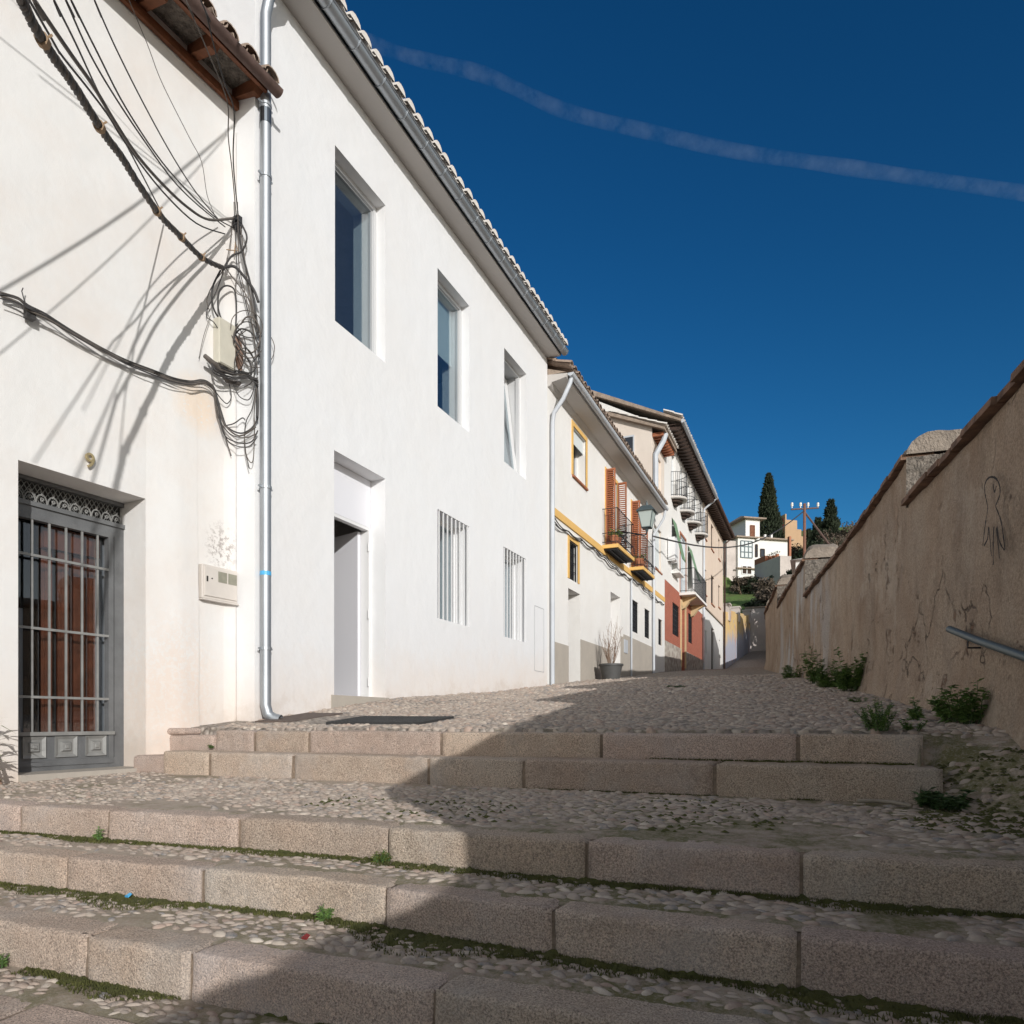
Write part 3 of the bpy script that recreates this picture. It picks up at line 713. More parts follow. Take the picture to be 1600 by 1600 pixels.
# door recess
d = MB(); d.fb(fw, 6.361, 7.379, -.34, -.222, 2.47, 3.074); door = d.build('door_panel', M['doorw'], wh)
d = MB(); d.fb(fw, 6.361, 6.40, -.34, -.22, .30, 2.469); d.fb(fw, 7.33, 7.379, -.34, -.22, .30, 2.469); d.fb(fw, 6.401, 7.329, -.30, -.225, 2.43, 2.469)
df = d.build('door_frame', M['framew'], wh)
fl = Frame(fw(7.315, -.33, 0)[:2], 0)
ang = math.radians(104)
DL = Frame(fw(7.30, -.345, 0)[:2], 0); DL.D = (-math.sin(ang), -math.cos(ang)); DL.N = (math.cos(ang), -math.sin(ang))
d = MB(); d.fb(DL, 0, .93, -.025, .025, .31, 2.42); leaf = d.build('door_leaf', M['doorw'], wh)
for z in (.5, 1.36, 2.22): h = MB(); h.tube([fw(7.318, -.215, z - .055), fw(7.318, -.215, z + .055)], .012); h.build('hinge', M['framew'], leaf)
d = MB(); d.fb(fw, 6.30, 7.45, -.5, .012, .12, .299); d.build('threshold', M['plinth'], wh)
# dim room behind the open door
r = MB(); r.add([fw(5.6, -.35, .30), fw(8.4, -.35, .30), fw(8.4, -2.6, .30), fw(5.6, -2.6, .30), fw(5.6, -.35, 2.9), fw(8.4, -.35, 2.9), fw(8.4, -2.6, 2.9), fw(5.6, -2.6, 2.9)],
        [(0, 1, 2, 3), (4, 7, 6, 5), (0, 3, 7, 4), (1, 5, 6, 2), (3, 2, 6, 7)]); r.build('hallway', M['soffit'], wh)
# outline of the flush meter hatch near the right end
h = MB(); rectframe(h, fw, 12.45, 12.95, .98, 2.25, .001, .006, .008); h.build('hatch_outline', M['framea'], wh)
# eave
e = MB(); e.fb(fw, 5.0, 13.16, -.05, .28, 7.371, 7.46); e.build('eave_slab', M['soffit'], wh)
g = MB(); pr = []
for k in range(11):
    a = math.pi + math.pi * k / 10; pr.append((.355 + .072 * math.cos(a), 7.462 + .072 * math.sin(a)))
for k in range(11):
    a = 2 * math.pi - math.pi * k / 10; pr.append((.355 + .066 * math.cos(a), 7.464 + .066 * math.sin(a)))
g.prism([fw(4.95, o, z) for o, z in pr], [fw(13.22, o, z) for o, z in pr])
g.tube([fw(4.95, .43, 7.465), fw(13.22, .43, 7.465)], .009, 6)
gut = g.build('gutter', M['steel'], wh, smooth='auto')
for k in range(17):
    br = MB(); u = 5.3 + k * .48; br.tube([fw(u, .355 + .079 * math.cos(math.pi + math.pi * q / 8), 7.464 + .079 * math.sin(math.pi + math.pi * q / 8)) for q in range(9)], .006, 5)
    br.build('gutter_bracket', M['steel'], gut)
e = MB(); e.fb(fw, 5.0, 13.2, .265, .283, 7.40, 7.475); e.build('drip_edge', M['steel_d'], wh)
rt = MB(); tiles(rt, fw, 5.05, 13.15, .225, .098, .405, 7.55, math.radians(17), 9, cap=True); roof = rt.build('roof_tiles', M['tile_w'], wh, smooth='auto')
rt = MB(); rt.prism([fw(4.99, .28, 7.47), fw(4.99, -.3, 7.5), fw(4.99, -7, 9.35), fw(4.99, -7, 7.4)], [fw(13.16, .28, 7.47), fw(13.16, -.3, 7.5), fw(13.16, -7, 9.35), fw(13.16, -7, 7.4)]); rt.build('roof', M['roofplaster'], wh)
# downpipe
dp = MB(); ux, ox = 5.215, .075
pth = [fw(ux, .34, 7.40), fw(ux, .30, 7.30), fw(ux, .12, 7.05), fw(ux, ox, 6.9), fw(ux, ox, .16), fw(ux + .01, ox + .02, .07), fw(ux + .03, ox + .07, .03), fw(ux + .05, ox + .14, .012)]
dp.tube(pth, .052, 14, cap=False); pipe = dp.build('downpipe', M['steel'], wh, smooth='auto')
for zz in (160, 272, 760, 1013):
    z = fw.px(410, zz, ox)[1]; c = MB(); c.tube([fw(ux, ox, z - .014), fw(ux, ox, z + .014)], .060, 14); c.fb(fw, ux - .09, ux + .09, ox - .012, ox + .006, z - .008, z + .008); c.fb(fw, ux - .012, ux + .012, -.0, ox - .04, z - .012, z + .012)
    c.build('pipe_clamp', M['steel'], pipe)
z = fw.px(410, 895, ox)[1]; c = MB(); c.tube([fw(ux, ox, z - .02), fw(ux, ox, z + .02)], .0535, 14, False); c.build('sticker', M['sticker'], pipe)
z = fw.px(410, 175, ox)[1]; c = MB(); c.tube([fw(ux, ox, z - .09), fw(ux, ox, z + .05)], .056, 14, False); c.build('painted_reflection', M['steel_d'], pipe)  # dark sleeve standing in for the elbow's reflection on the pipe

# ================================================================== old house (number 9)
f9 = Frame((-5.25, 5.15), 4.0)
oh = thing('old_house', 'old cream washed house with a recessed iron door, timber eave and cable tangle, marked 9', 'house', (-5.35, 3.5, -.4))
DU0, DU1, DZ0, DZ1 = -1.955, -.95, -.40, 1.928
mb = MB(); facade(mb, f9, -5.2, 0, -2.2, 6.35, [(DU0, DU1, DZ0, DZ1, .36)], 5)
mb.build('wall', M['old'], oh)
# flared buttress skin near the corner: a raised pad from the chase edge down
def lump(pts, w):
    return None
pad = MB()
def padp(u, z):
    o = .045 + .02 * nz(u * 2, z * 2, 3)
    if z < .2: o += .05 * ((.2 - z) / .6) ** 1.2
    return f9(u, o, z)
us_ = [-.90 + .1 * k for k in range(6)]; us_[-1] = -.457
zs_ = [-.5 + .12 * k for k in range(20)]
# bulging foot of the wall left of the steps
vs = []; fs = []
cu = [-.945 + (-.455 + .945) * k / 10 for k in range(11)]; cz = [-.6 + 3.6 * k / 36 for k in range(37)]
for z in cz:
    for u in cu:
        e = min(1, (u + .945) / .3); top = max(0, min(1, (2.9 - z) / 2.2)); lo = max(0, min(1, (.1 - z) / .5))
        vs.append(f9(u, .003 + e * (.018 + .03 * top + .03 * lo) + .006 * nz(u * 3, z * 3, 1) * top, z))
for j in range(36):
    for i in range(10): a = j * 11 + i; fs.append((a, a + 1, a + 12, a + 11))
b0 = len(vs)
for z in cz: vs.append(f9(-.455, -.0, z))
for j in range(36): fs.append((j * 11 + 10, b0 + j, b0 + j + 1, (j + 1) * 11 + 10))
pad.add(vs, fs); pad.build('wall_bulge', M['old'], oh, smooth='auto')
# soft ridge at the right end of the recess strip
pad = MB(); vs = []; fs = []
prof = [(-.14, .0), (-.11, .004), (-.07, .012), (-.03, .018), (.0, .02), (.004, .0)]
for j in range(25):
    z = -.5 + 6.3 * j / 24
    for u, o in prof: vs.append(f9(u, o, z))
m = len(prof); fs = [(j * m + k, j * m + k + 1, (j + 1) * m + k + 1, (j + 1) * m + k) for j in range(24) for k in range(m - 1)]
pad.add(vs, fs)
p = M['old']; pad.build('corner_ridge', p, oh, smooth=True)
# grey scabbed patch above the meter box
# door
gt = MB(); o0 = -.30
rectframe(gt, f9, DU0 + .002, DU1 - .002, DZ0, 1.70, o0, o0 - .06, .085)
rectframe(gt, f9, DU0 + .10, DU1 - .10, -.36, 1.64, o0 + .012, o0 - .05, .045)
gt.fb(f9, DU0 + .002, DU1 - .002, o0 + .02, o0 - .06, 1.70, 1.735)
gt.fb(f9, DU0 + .002, DU1 - .002, o0 + .01, o0 - .06, 1.895, DZ1 - .002)
gt.fb(f9, DU0 + .145, DU1 - .145, o0, o0 - .04, -.315, -.10)   # bottom panel
gate = gt.build('iron_door', M['gate'], oh)
gb = MB()
for u in (-1.70, -1.598, -1.466, -1.331, -1.192, -1.10): pass
gu = [-1.81 + .245 * 0, -1.60, -1.466, -1.331, -1.192]
for u in (-1.705, -1.575, -1.445, -1.315, -1.185): gb.fb(f9, u - .008, u + .008, o0 + .005, o0 - .006, -.10, 1.60)
for z in (1.312, .737, .192): gb.fb(f9, DU0 + .145, DU1 - .145, o0 + .016, o0 + .006, z - .010, z + .010)
gb.fb(f9, DU0 + .10, DU1 - .10, o0 + .03, o0 - .02, -.115, -.085)
gb.build('door_bars', M['gate2'], gate)
for k in range(3):
    c = DU0 + .26 + k * .245; pm = MB(); w = .085
    def q(o, h): return [f9(c - o, h, -.2075 - o), f9(c + o, h, -.2075 - o), f9(c + o, h, -.2075 + o), f9(c - o, h, -.2075 + o)]
    L = [q(w, o0), q(w, o0 + .02), q(.06, o0 + .006), q(.042, o0 + .006), q(.030, o0 + .026), q(.018, o0 + .026), q(.012, o0 + .034)]
    for A, B in zip(L, L[1:]): pm.add(A + B, [(i, (i + 1) % 4, 4 + (i + 1) % 4, 4 + i) for i in range(4)])
    pm.add(L[-1], [(0, 1, 2, 3)]); pm.build('door_panel', M['gate2'], gate)
lt = MB(); lt.fb(f9, DU0 + .01, DU1 - .01, o0 - .05, o0 - .055, 1.73, 1.90)
gate2 = lt.build('transom_backing', M['dark'], gate)
lt = MB()
n = 11; wS = (DU1 - DU0 - .04) / n
for k in range(n):   # cast scroll ornament row
    c = DU0 + .02 + wS * (k + .5)
    for sgn in (-1, 1):
        pts = [f9(c + sgn * wS * .5 * math.cos(t) * (.95 - .0 * t), o0 - .01, 1.742 + .07 * math.sin(t)) for t in [math.pi * q / 8 for q in range(5)]]
        lt.tube(pts, .0055, 5)
    pts = [f9(c + wS * .16 * math.cos(t) * (1 - t / 9), o0 - .005, 1.768 + .022 * math.sin(t) * (1 - t / 9)) for t in [q * .8 for q in range(9)]]
    lt.tube(pts, .005, 5)
    lt.tube([f9(c - wS * .1, o0 - .005, 1.80), f9(c + wS * .12, o0 - .005, 1.835)], .005, 5); lt.tube([f9(c + wS * .1, o0 - .005, 1.80), f9(c - wS * .12, o0 - .005, 1.835)], .005, 5)
for k in range(26):  # crossed lattice above
    u = DU0 + .01 + (DU1 - DU0 - .02) * k / 25
    for s in (-1, 1):
        ub = u + s * .10
        if DU0 < ub < DU1: lt.tube([f9(u, o0 - .03, 1.74), f9(ub, o0 - .03, 1.90)], .0035, 4)
lt.build('transom_lattice', M['gate2'], gate)
g = MB(); g.fb(f9, DU0 + .14, DU1 - .14, o0 - .07, o0 - .074, -.10, 1.60); g.build('pane', M['glass9'], gate)
# inner orange wooden door leaves seen through the glass
w = MB()
for k in range(1, 5):
    u = -1.66 + k * .115; oo = -.44 - .03 * (k % 2)
    w.fb(f9, u, u + .085, oo, oo - .03, -.39, 1.42)
    w.fb(f9, u + .02, u + .05, oo + .012, oo, -.33, 1.32)
w.fb(f9, -1.56, -1.1, -.40, -.52, 1.421, 1.60)
w.build('inner_door', M['wood_o'], oh)
w = MB(); w.fb(f9, -1.76, -1.71, -.42, -.45, -.39, .9); w.fb(f9, -1.12, -1.0, -.42, -.46, -.39, 1.9); w.build('inner_frame', M['framea'], oh)
w = MB(); w.add([f9(-2.4, -.38, -.38), f9(-.5, -.38, -.38), f9(-.5, -2, -.38), f9(-2.4, -2, -.38), f9(-2.4, -.38, 2.2), f9(-.5, -.38, 2.2), f9(-.5, -2, 2.2), f9(-2.4, -2, 2.2)],
        [(0, 1, 2, 3), (4, 7, 6, 5), (0, 3, 7, 4), (1, 5, 6, 2), (3, 2, 6, 7)]); w.build('hallway', M['dark'], oh)
w = MB(); w.fb(f9, DU0 - .0, DU1, -.36, .03, -.46, -.398); w.build('threshold', M['plinth'], oh)
# timber eave, gutter and old tiles
ev = MB()
for k in range(11):
    u = -5.0 + k * .5 + .0
    ev.prism([f9(u - .04, -.1, 6.14), f9(u - .04, .30, 6.07), f9(u - .04, .36, 6.12), f9(u - .04, .36, 6.17), f9(u - .04, -.1, 6.27)],
             [f9(u + .04, -.1, 6.14), f9(u + .04, .30, 6.07), f9(u + .04, .36, 6.12), f9(u + .04, .36, 6.17), f9(u + .04, -.1, 6.27)])
ev.prism([f9(-5.2, -.1, 6.275), f9(-5.2, .38, 6.175), f9(-5.2, .38, 6.195), f9(-5.2, -.1, 6.30)], [f9(.06, -.1, 6.275), f9(.06, .38, 6.175), f9(.06, .38, 6.195), f9(.06, -.1, 6.30)])
ev.fb(f9, -5.2, .05, .355, .39, 6.09, 6.175); ev.fb(f9, -5.2, .05, .01, .05, 6.02, 6.10)
ev.build('timber_eave', M['wood'], oh)
gg = MB(); pr = [(.455 + .06 * math.cos(math.pi * (1.0 + k / 8)), 6.125 + .055 * math.sin(math.pi * (1.0 + k / 8))) for k in range(9)] + [(.455 + .054 * math.cos(math.pi * (2 - k / 8)), 6.128 + .049 * math.sin(math.pi * (2 - k / 8))) for k in range(9)]
gg.prism([f9(-5.2, o, z) for o, z in pr], [f9(.13, o, z) for o, z in pr]); gg.build('gutter', M['rust'], oh, smooth='auto')
rt = MB(); tiles(rt, f9, -5.2, .08, .235, .095, .42, 6.205, math.radians(20), 6, jit=.022); rt.build('roof_tiles', M['tile'], oh, smooth='auto')
rt = MB(); rt.prism([f9(-5.2, .36, 6.20), f9(-5.2, -.3, 6.42), f9(-5.2, -4.9, 7.9), f9(-5.2, -4.9, 6.3)], [f9(.0, .36, 6.20), f9(.0, -.3, 6.42), f9(-.0, -4.9, 7.9), f9(-.0, -4.9, 6.3)]); rt.build('roof', M['rubble'], oh)
# house number 9
tc = bpy.data.curves.new('n', 'FONT'); tc.body = '9'; tc.size = .165; tc.extrude = .006; tc.bevel_depth = .002
to = bpy.data.objects.new('n', tc); COL.objects.link(to); dg = bpy.context.evaluated_depsgraph_get(); me = bpy.data.meshes.new_from_object(to.evaluated_get(dg)); bpy.data.objects.remove(to)
no = bpy.data.objects.new('house_number', me); COL.objects.link(no); no.parent = oh; me.materials.clear(); me.materials.append(M['brass'])
nu, nzv = f9.px(132, 728, .02)
no.location = Vector(f9(nu, .025, nzv)) - Vector(oh.location); no.rotation_euler = (math.pi / 2, 0, math.radians(90 - 4))
# meter box
u0, z0 = f9.px(308, 936, .05); mbx = thing('meter_box', 'dusty cream meter box with two scratched windows beside the downpipe', 'meter box', f9(u0, 0, 1.15))
b = MB(); b.fb(f9, -.425, -.02, .0, .055, 1.15, 1.47); bx = b.build('cabinet', M['meterbox'], mbx); bv = bx.modifiers.new('b', 'BEVEL'); bv.width = .008; bv.segments = 2
b = MB(); b.fb(f9, -.405, -.035, .0551, .066, 1.175, 1.45); dr = b.build('door', M['meterbox'], mbx); bv = dr.modifiers.new('b', 'BEVEL'); bv.width = .005; bv.segments = 2
for ua in (-.255, -.14): b = MB(); b.fb(f9, ua, ua + .098, .0661, .070, 1.325, 1.425); b.build('meter_window', M['meterwin'], dr)
b = MB(); b.fb(f9, -.385, -.37, .066, .072, 1.31, 1.36); b.tube([f9(-.325, .06, 1.345), f9(-.325, .071, 1.345)], .007, 8); b.build('latch', M['dark'], dr)
b = MB(); b.fb(f9, -.425, -.01, .0, .062, 1.138, 1.149); b.build('sill', M['meterbox'], mbx)
# ================================================================== townhouse with ochre trim
def window_set(fr, root, u0, u1, z0, z1, d=.22, frame='framew', pane='glassd', mull=1, grille=None, trim=None, sill=None, name='window', blind=None):
    f = MB(); rectframe(f, fr, u0 + .001, u1 - .001, z0 + .001, z1 - .001, -d + .05, -d - .02, .05)
    for k in range(mull):
        u = u0 + (u1 - u0) * (k + 1) / (mull + 1); f.fb(fr, u - .025, u + .025, -d + .045, -d - .02, z0 + .05, z1 - .05)
    w = f.build(name, M[frame], root)
    p = MB(); p.fb(fr, u0 + .02, u1 - .02, -d, -d - .01, z0 + .02, z1 - .02); p.build('pane', M[pane], w)
    if grille:
        g = MB(); nv, nh = grille
        for k in range(nv + 1): u = u0 + .02 + (u1 - u0 - .04) * k / nv; g.fb(fr, u - .008, u + .008, -.05, -.03, z0, z1)
        for k in range(nh + 1): z = z0 + .02 + (z1 - z0 - .04) * k / nh; g.fb(fr, u0, u1, -.052, -.04, z - .007, z + .007)
        g.build('window_grille', M['iron'], w)
    if trim:
        t, mt = trim; g = MB(); g.fb(fr, u0 - t, u0, -.01, .018, z0 - t * .0, z1 + t); g.fb(fr, u1, u1 + t, -.01, .018, z0, z1 + t); g.fb(fr, u0, u1, -.01, .018, z1, z1 + t); g.build('window_surround', M[mt], w)
    if sill:
        g = MB(); g.fb(fr, u0 - .06, u1 + .06, -.12, .05, z0 - .045, z0 - .001); g.build('sill', M[sill], w)
    if blind:
        g = MB(); g.fb(fr, u0 + .01, u1 - .01, -.06, -.075, z0 + (z1 - z0) * blind[1], z1 - .01); g.build('blind', M[blind[0]], w)
    return w
th = thing('townhouse', 'white townhouse with an ochre band, ochre window surrounds and terracotta shutters on two balconies', 'house', (-5, 18, .8))
ops = [(14.76, 15.71, 5.52, 6.64, .26), (14.50, 15.11, 3.16, 4.02, .2), (14.45, 15.30, .7, 2.94, .42), (17.88, 18.88, 1.0, 3.45, .55), (20.19, 21.03, 2.68, 3.63, .12), (21.87, 22.62, 2.69, 3.61, .12), (17.42, 18.5, 4.52, 6.5, .25), (20.15, 21.1, 4.52, 6.46, .25)]
mb = MB(); facade(mb, fw, 13.151, 22.97, -1, 6.86, ops, 6.5); mb.build('wall', M['h2'], th)
window_set(fw, th, 14.76, 15.71, 5.52, 6.64, .26, trim=(.10, 'yellow'), sill='terra', blind=('blind', .72))
window_set(fw, th, 14.50, 15.11, 3.16, 4.02, .14, 'iron', 'glassd', 0, (3, 4), (.10, 'yellow'))
d = MB(); d.fb(fw, 14.45, 15.3, -.42, -.47, .7, 2.94); d.build('door', M['dark'], th)
d = MB(); d.fb(fw, 17.88, 18.88, -.55, -.6, 1.0, 3.45); d.build('door', M['doorw'], th)
for a, b, z0, z1 in ((20.19, 21.03, 2.68, 3.63), (21.87, 22.62, 2.69, 3.61)): window_set(fw, th, a, b, z0, z1, .1, 'iron', 'glassd', 0, (4, 5))
for (a, b, z0, z1) in ((17.42, 18.5, 4.52, 6.5), (20.15, 21.1, 4.52, 6.46)):
    window_set(fw, th, a, b, z0, z1, .2, 'wood_d', 'glassd', 1, trim=(.09, 'yellow'), name='balcony_door')
    for side, uu in ((0, a - .05), (1, b + .02)):
        s = MB(); rectframe_f = Frame(fw(uu, 0, 0)[:2], 0)
        s.fb(fw, uu - .02, uu + .02, .02, .055, z0 + .05, z1 + .03); s.fb(fw, uu - .02, uu + .02, .235, .27, z0 + .05, z1 + .03)
        for k in range(34): z = z0 + .1 + (z1 - z0 - .14) * k / 33; s.hexa([fw(uu - .018, .056, z), fw(uu - .018, .234, z), fw(uu + .018, .234, z + .035), fw(uu + .018, .056, z + .035), fw(uu - .018, .056, z + .01), fw(uu - .018, .234, z + .01), fw(uu + .018, .234, z + .045), fw(uu + .018, .056, z + .045)])
        s.fb(fw, uu - .02, uu + .02, .056, .234, z1 - .01, z1 + .03); s.fb(fw, uu - .02, uu + .02, .056, .234, z0 + .05, z0 + .12)
        s.build('shutter', M['shutter'], th)
        if side == 0:
            s = MB(); s.fb(fw, uu + .03, uu + .06, .02, .2, z0 + .05, z1); s.build('shutter', M['shutter'], th)
# ochre band, plinth, cornice
b = MB(); b.fb(fw, 13.35, 22.969, -.01, .035, 4.28, 4.44); b.build('ochre_band', M['yellow'], th)
pl = MB()
for a, b_, z in ((13.33, 14.449, 1.66), (15.301, 17.879, 1.9), (18.881, 19.2, 2.38), (19.201, 22.9, 2.47)): pl.fb(fw, a, b_, -.01, .012, -.5, z)
pl.build('plinth', M['plinth'], th)
hb = MB(); hb.fb(fw, 19.22, 19.62, .012, .03, 1.95, 2.33); hb.build('meter_hatch', M['pvc'], th)
co = MB(); prof = [(-.05, 6.86), (.0, 6.80), (.06, 6.82), (.10, 6.88), (.30, 6.91), (.40, 6.93), (.42, 7.0), (-.05, 7.05)]
co.prism([fw(13.155, o, z) for o, z in prof], [fw(22.97, o, z) for o, z in prof]); co.build('cornice', M['soffit'], th, smooth='auto')
gg = MB(); pr = [(.48 + .065 * math.cos(math.pi * (1 + k / 8)), 7.02 + .065 * math.sin(math.pi * (1 + k / 8))) for k in range(9)]
gg.prism([fw(13.2, o, z) for o, z in pr], [fw(23.0, o, z) for o, z in pr]); gg.build('gutter', M['pvc'], th, smooth='auto')
rt = MB(); tiles(rt, fw, 13.18, 22.95, .23, .09, .50, 7.13, math.radians(19), 6, jit=.015); rt.build('roof_tiles', M['tile'], th, smooth='auto')
rt = MB(); rt.prism([fw(13.16, .40, 7.03), fw(13.16, -3.4, 8.35), fw(13.16, -6.5, 7.2)], [fw(22.96, .40, 7.03), fw(22.96, -3.4, 8.35), fw(22.96, -6.5, 7.2)]); rt.build('roof', M['tile_far'], th)
# downpipes
dp = MB(); dp.tube([fw(13.32, .46, 7.0), fw(13.3, .44, 6.86), fw(13.27, .30, 6.55), fw(13.27, .10, 6.3), fw(13.27, .07, 6.1), fw(13.27, .07, .6)], .045, 10); dp.build('downpipe', M['pvc'], th, smooth='auto')
dp = MB(); dp.tube([fw(22.9, .46, 7.0), fw(22.9, .40, 6.7), fw(22.9, .08, 6.2), fw(22.9, .07, 6.0), fw(22.9, .07, 1.5)], .045, 8); dp.build('downpipe', M['pvc'], th, smooth='auto')
dp = MB(); dp.tube([fw(19.95, .05, 4.2), fw(19.95, .05, 1.2)], .03, 6); dp.build('downpipe', M['pvc'], th, smooth='auto')
# balconies
def balcony(root, u0, u1, dep, zs, h=.92, scroll=True):
    b = MB(); b.fb(fw, u0, u1, .001, dep, zs - .09, zs); s = b.build('balcony_slab', M['yellow'], root)
    b = MB(); n = int((u1 - u0) / .12)
    for k in range(n): u = u0 + .08 + (u1 - u0 - .16) * k / (n - 1); b.fb(fw, u - .02, u + .02, .03, dep - .03, zs - .13, zs - .091)
    b.fb(fw, u0 + .04, u1 - .04, dep * .45, dep * .52, zs - .15, zs - .131); b.build('underside_bars', M['iron'], s)
    r = MB(); e = dep - .03
    for z in (zs + h, zs + .30, zs + .07):
        r.tube([fw(u0 + .03, 0, z), fw(u0 + .03, e, z), fw(u1 - .03, e, z), fw(u1 - .03, 0, z)], .011, 5)
    for k in range(int((u1 - u0) / .115) + 1):
        u = u0 + .03 + (u1 - u0 - .06) * k / int((u1 - u0) / .115)
        r.tube([fw(u, e, zs + h), fw(u, e, zs + .32), fw(u, e + .05, zs + .2), fw(u, e + .04, zs + .1), fw(u, e, zs + .02)], .007, 4)
        if k % 2 and scroll: r.tube([fw(u + .05 * math.cos(t), e + .03, zs + .19 + .05 * math.sin(t)) for t in [q * .8 for q in range(8)]], .005, 4)
    for k in range(4):
        for u in (u0 + .03, u1 - .03): r.tube([fw(u, .05 + e * k / 4, zs), fw(u, .05 + e * k / 4, zs + h)], .007, 4)
    r.build('railing', M['iron'], root)
bl = thing('balcony', 'nearer ochre edged balcony with flower pots and black railing', 'balcony', fw(17.9, 0, 4.4), 'ochre balconies'); balcony(bl, 17.08, 18.80, .42, 4.5)
bl.parent = None
bl2 = thing('balcony', 'farther ochre edged balcony just beyond the lantern', 'balcony', fw(20.6, 0, 4.4), 'ochre balconies'); balcony(bl2, 19.87, 21.40, .42, 4.5)
def leafquad(mb, p, L, wdt, d, up=(0, 0, 1), bend=.15):
    p = Vector(p); d = Vector(d).normalized(); s = d.cross(Vector(up)); s = s.normalized() if s.length > .01 else Vector((1, 0, 0)); nrm = s.cross(d)
    mb.add([p, p + d * L * .45 + s * wdt / 2 + nrm * bend * L * .3, p + d * L - nrm * bend * L * .2, p + d * L * .45 - s * wdt / 2 + nrm * bend * L * .3], [(0, 1, 2, 3)])
def rdir(zmin=-.3, zmax=1):
    a = random.uniform(0, 6.283); z = random.uniform(zmin, zmax); return Vector((math.cos(a), math.sin(a), z)).normalized()
for i, (u, r, lab) in enumerate(((17.22, .10, 'small terracotta pot at the near end of the first balcony'), (17.5, .13, 'larger terracotta pot with a green plant on the first balcony'), (20.0, .12, 'terracotta pot at the near end of the second balcony'), (20.35, .11, 'second terracotta pot along the farther balcony'))):
    t = thing('flower_pot', lab, 'flower pot', fw(u, .27, 4.5)); b = MB(); b.lathe([(0, .001), (r * .65, .001), (r * .95, .2), (r * 1.08, .2), (r * 1.08, .24), (r * .9, .24), (r * .85, .21), (0, .21)], fw(u, .27, 4.501), 12); b.build('pot', M['terra'], t, smooth='auto')
    l = MB()
    for _ in range(90 if i < 2 else 40): dd = rdir(.1); leafquad(l, Vector(fw(u, .27, 4.72)) + dd * random.uniform(.02, .22), .09, .03, rdir(), bend=.3)
    l.build('foliage', M['leaf_y'] if i == 1 else M['leaf'], t)
# lantern
lt = thing('street_lantern', 'four sided grey street lantern on a wall bracket above the ochre balconies', 'street lamp', (-4.0, 17.7, 4.9))
LX, LY = -4.0, 17.75
b = MB(); zb, zt = 5.0, 5.40
def ring(hw, z): return [(LX - hw, LY - hw, z), (LX + hw, LY - hw, z), (LX + hw, LY + hw, z), (LX - hw, LY + hw, z)]
b.add(ring(.11, zb) + ring(.185, zt), [(0, 1, 5, 4), (1, 2, 6, 5), (2, 3, 7, 6), (3, 0, 4, 7)]); b.build('lamp_glass', M['glasslamp'], lt)
b = MB(); b.add(ring(.235, zt) + ring(.22, zt + .03) + ring(.12, zt + .15) + ring(.07, zt + .16), [(0, 3, 2, 1)] + [(i + 4 * k, (i + 1) % 4 + 4 * k, (i + 1) % 4 + 4 * k + 4, i + 4 * k + 4) for k in range(3) for i in range(4)] + [(12, 13, 14, 15)])
b.tube([(LX, LY, zt + .15), (LX, LY, zt + .24)], .03, 8); b.tube([(LX, LY, zt + .2), (LX, LY, zt + .30)], .014, 6); b.build('lamp_cap', M['lampcap'], lt)
b = MB()
for sx in (-1, 1):
    for sy in (-1, 1): b.tube([(LX + sx * .11, LY + sy * .11, zb), (LX + sx * .187, LY + sy * .187, zt)], .011, 4)
b.tube(ring(.115, zb - .0) + ring(.115, zb)[:1], .014, 4, False); b.lathe([(.0, -.12), (.03, -.1), (.05, -.03), (.11, .0)], (LX, LY, zb), 10); b.build('lamp_frame', M['lampcap'], lt, smooth='auto')
b = MB(); b.tube(spline([(-5, LY, 4.96), (-4.6, LY, 4.95), (-4.25, LY, 4.86), (-4.05, LY, 4.82), (LX, LY, 4.89)], 5), .018, 6); b.tube(spline([(-5, LY, 4.6), (-4.8, LY, 4.7), (-4.5, LY, 4.93)], 5), .012, 6)
b.tube([(-4.6 + .09 * math.cos(q * .6), LY, 4.78 + .09 * math.sin(q * .6)) for q in range(10)], .009, 5); b.build('bracket', M['iron'], lt, smooth=True)
# black wiring clipped under the ochre band
wr = MB()
for j in range(3):
    pts = []
    for k in range(41):
        u = 13.42 + (24.6 - 13.42) * k / 40; pts.append(fw(u, .045 + .015 * j, 4.22 - .035 * j - .07 * abs(math.sin(k * .9 + j * .35)) - .05 * math.sin(k * .37 + j)))
    wr.tube(spline(pts, 3), .012, 5)
tag(wr.build('facade_cable', M['cable'], None, smooth=True), 'black looping cables strung along the facade below the ochre band', 'cable')
# potted dead shrub
pt = thing('plant_pot', 'large grey plastic tub with a bare twiggy shrub on the cobbles by the second door', 'plant pot', (-4.56, 16.35, gz(-4.5, 16.3)))
zc = gz(-4.5, 16.3); c0 = (-4.56, 16.35, zc)
b = MB(); b.lathe([(0, 0), (.20, 0), (.275, .34), (.30, .34), (.30, .385), (.27, .385), (.255, .32), (0, .32)], c0, 20); b.build('tub', M['pot'], pt, smooth='auto')
b = MB()
for k in range(26):
    a = random.uniform(0, 6.283); p = Vector(c0) + Vector((.06 * math.cos(a), .06 * math.sin(a), .32)); dd = Vector((math.cos(a) * random.uniform(.05, .36), math.sin(a) * random.uniform(.05, .36), 1)).normalized(); pts = [p]; L = random.uniform(.5, 1.25)
    for q in range(5): pts.append(pts[-1] + dd * L / 5); dd = (dd + Vector((random.gauss(0, .12), random.gauss(0, .12), .04))).normalized()
    b.tube(pts, [.008, .007, .006, .005, .004, .002], 4)
    for q in range(2): s = pts[random.randint(2, 4)]; b.tube([s, s + Vector((random.gauss(0, .09), random.gauss(0, .09), .16))], .003, 4)
b.build('twigs', M['twig'], pt)

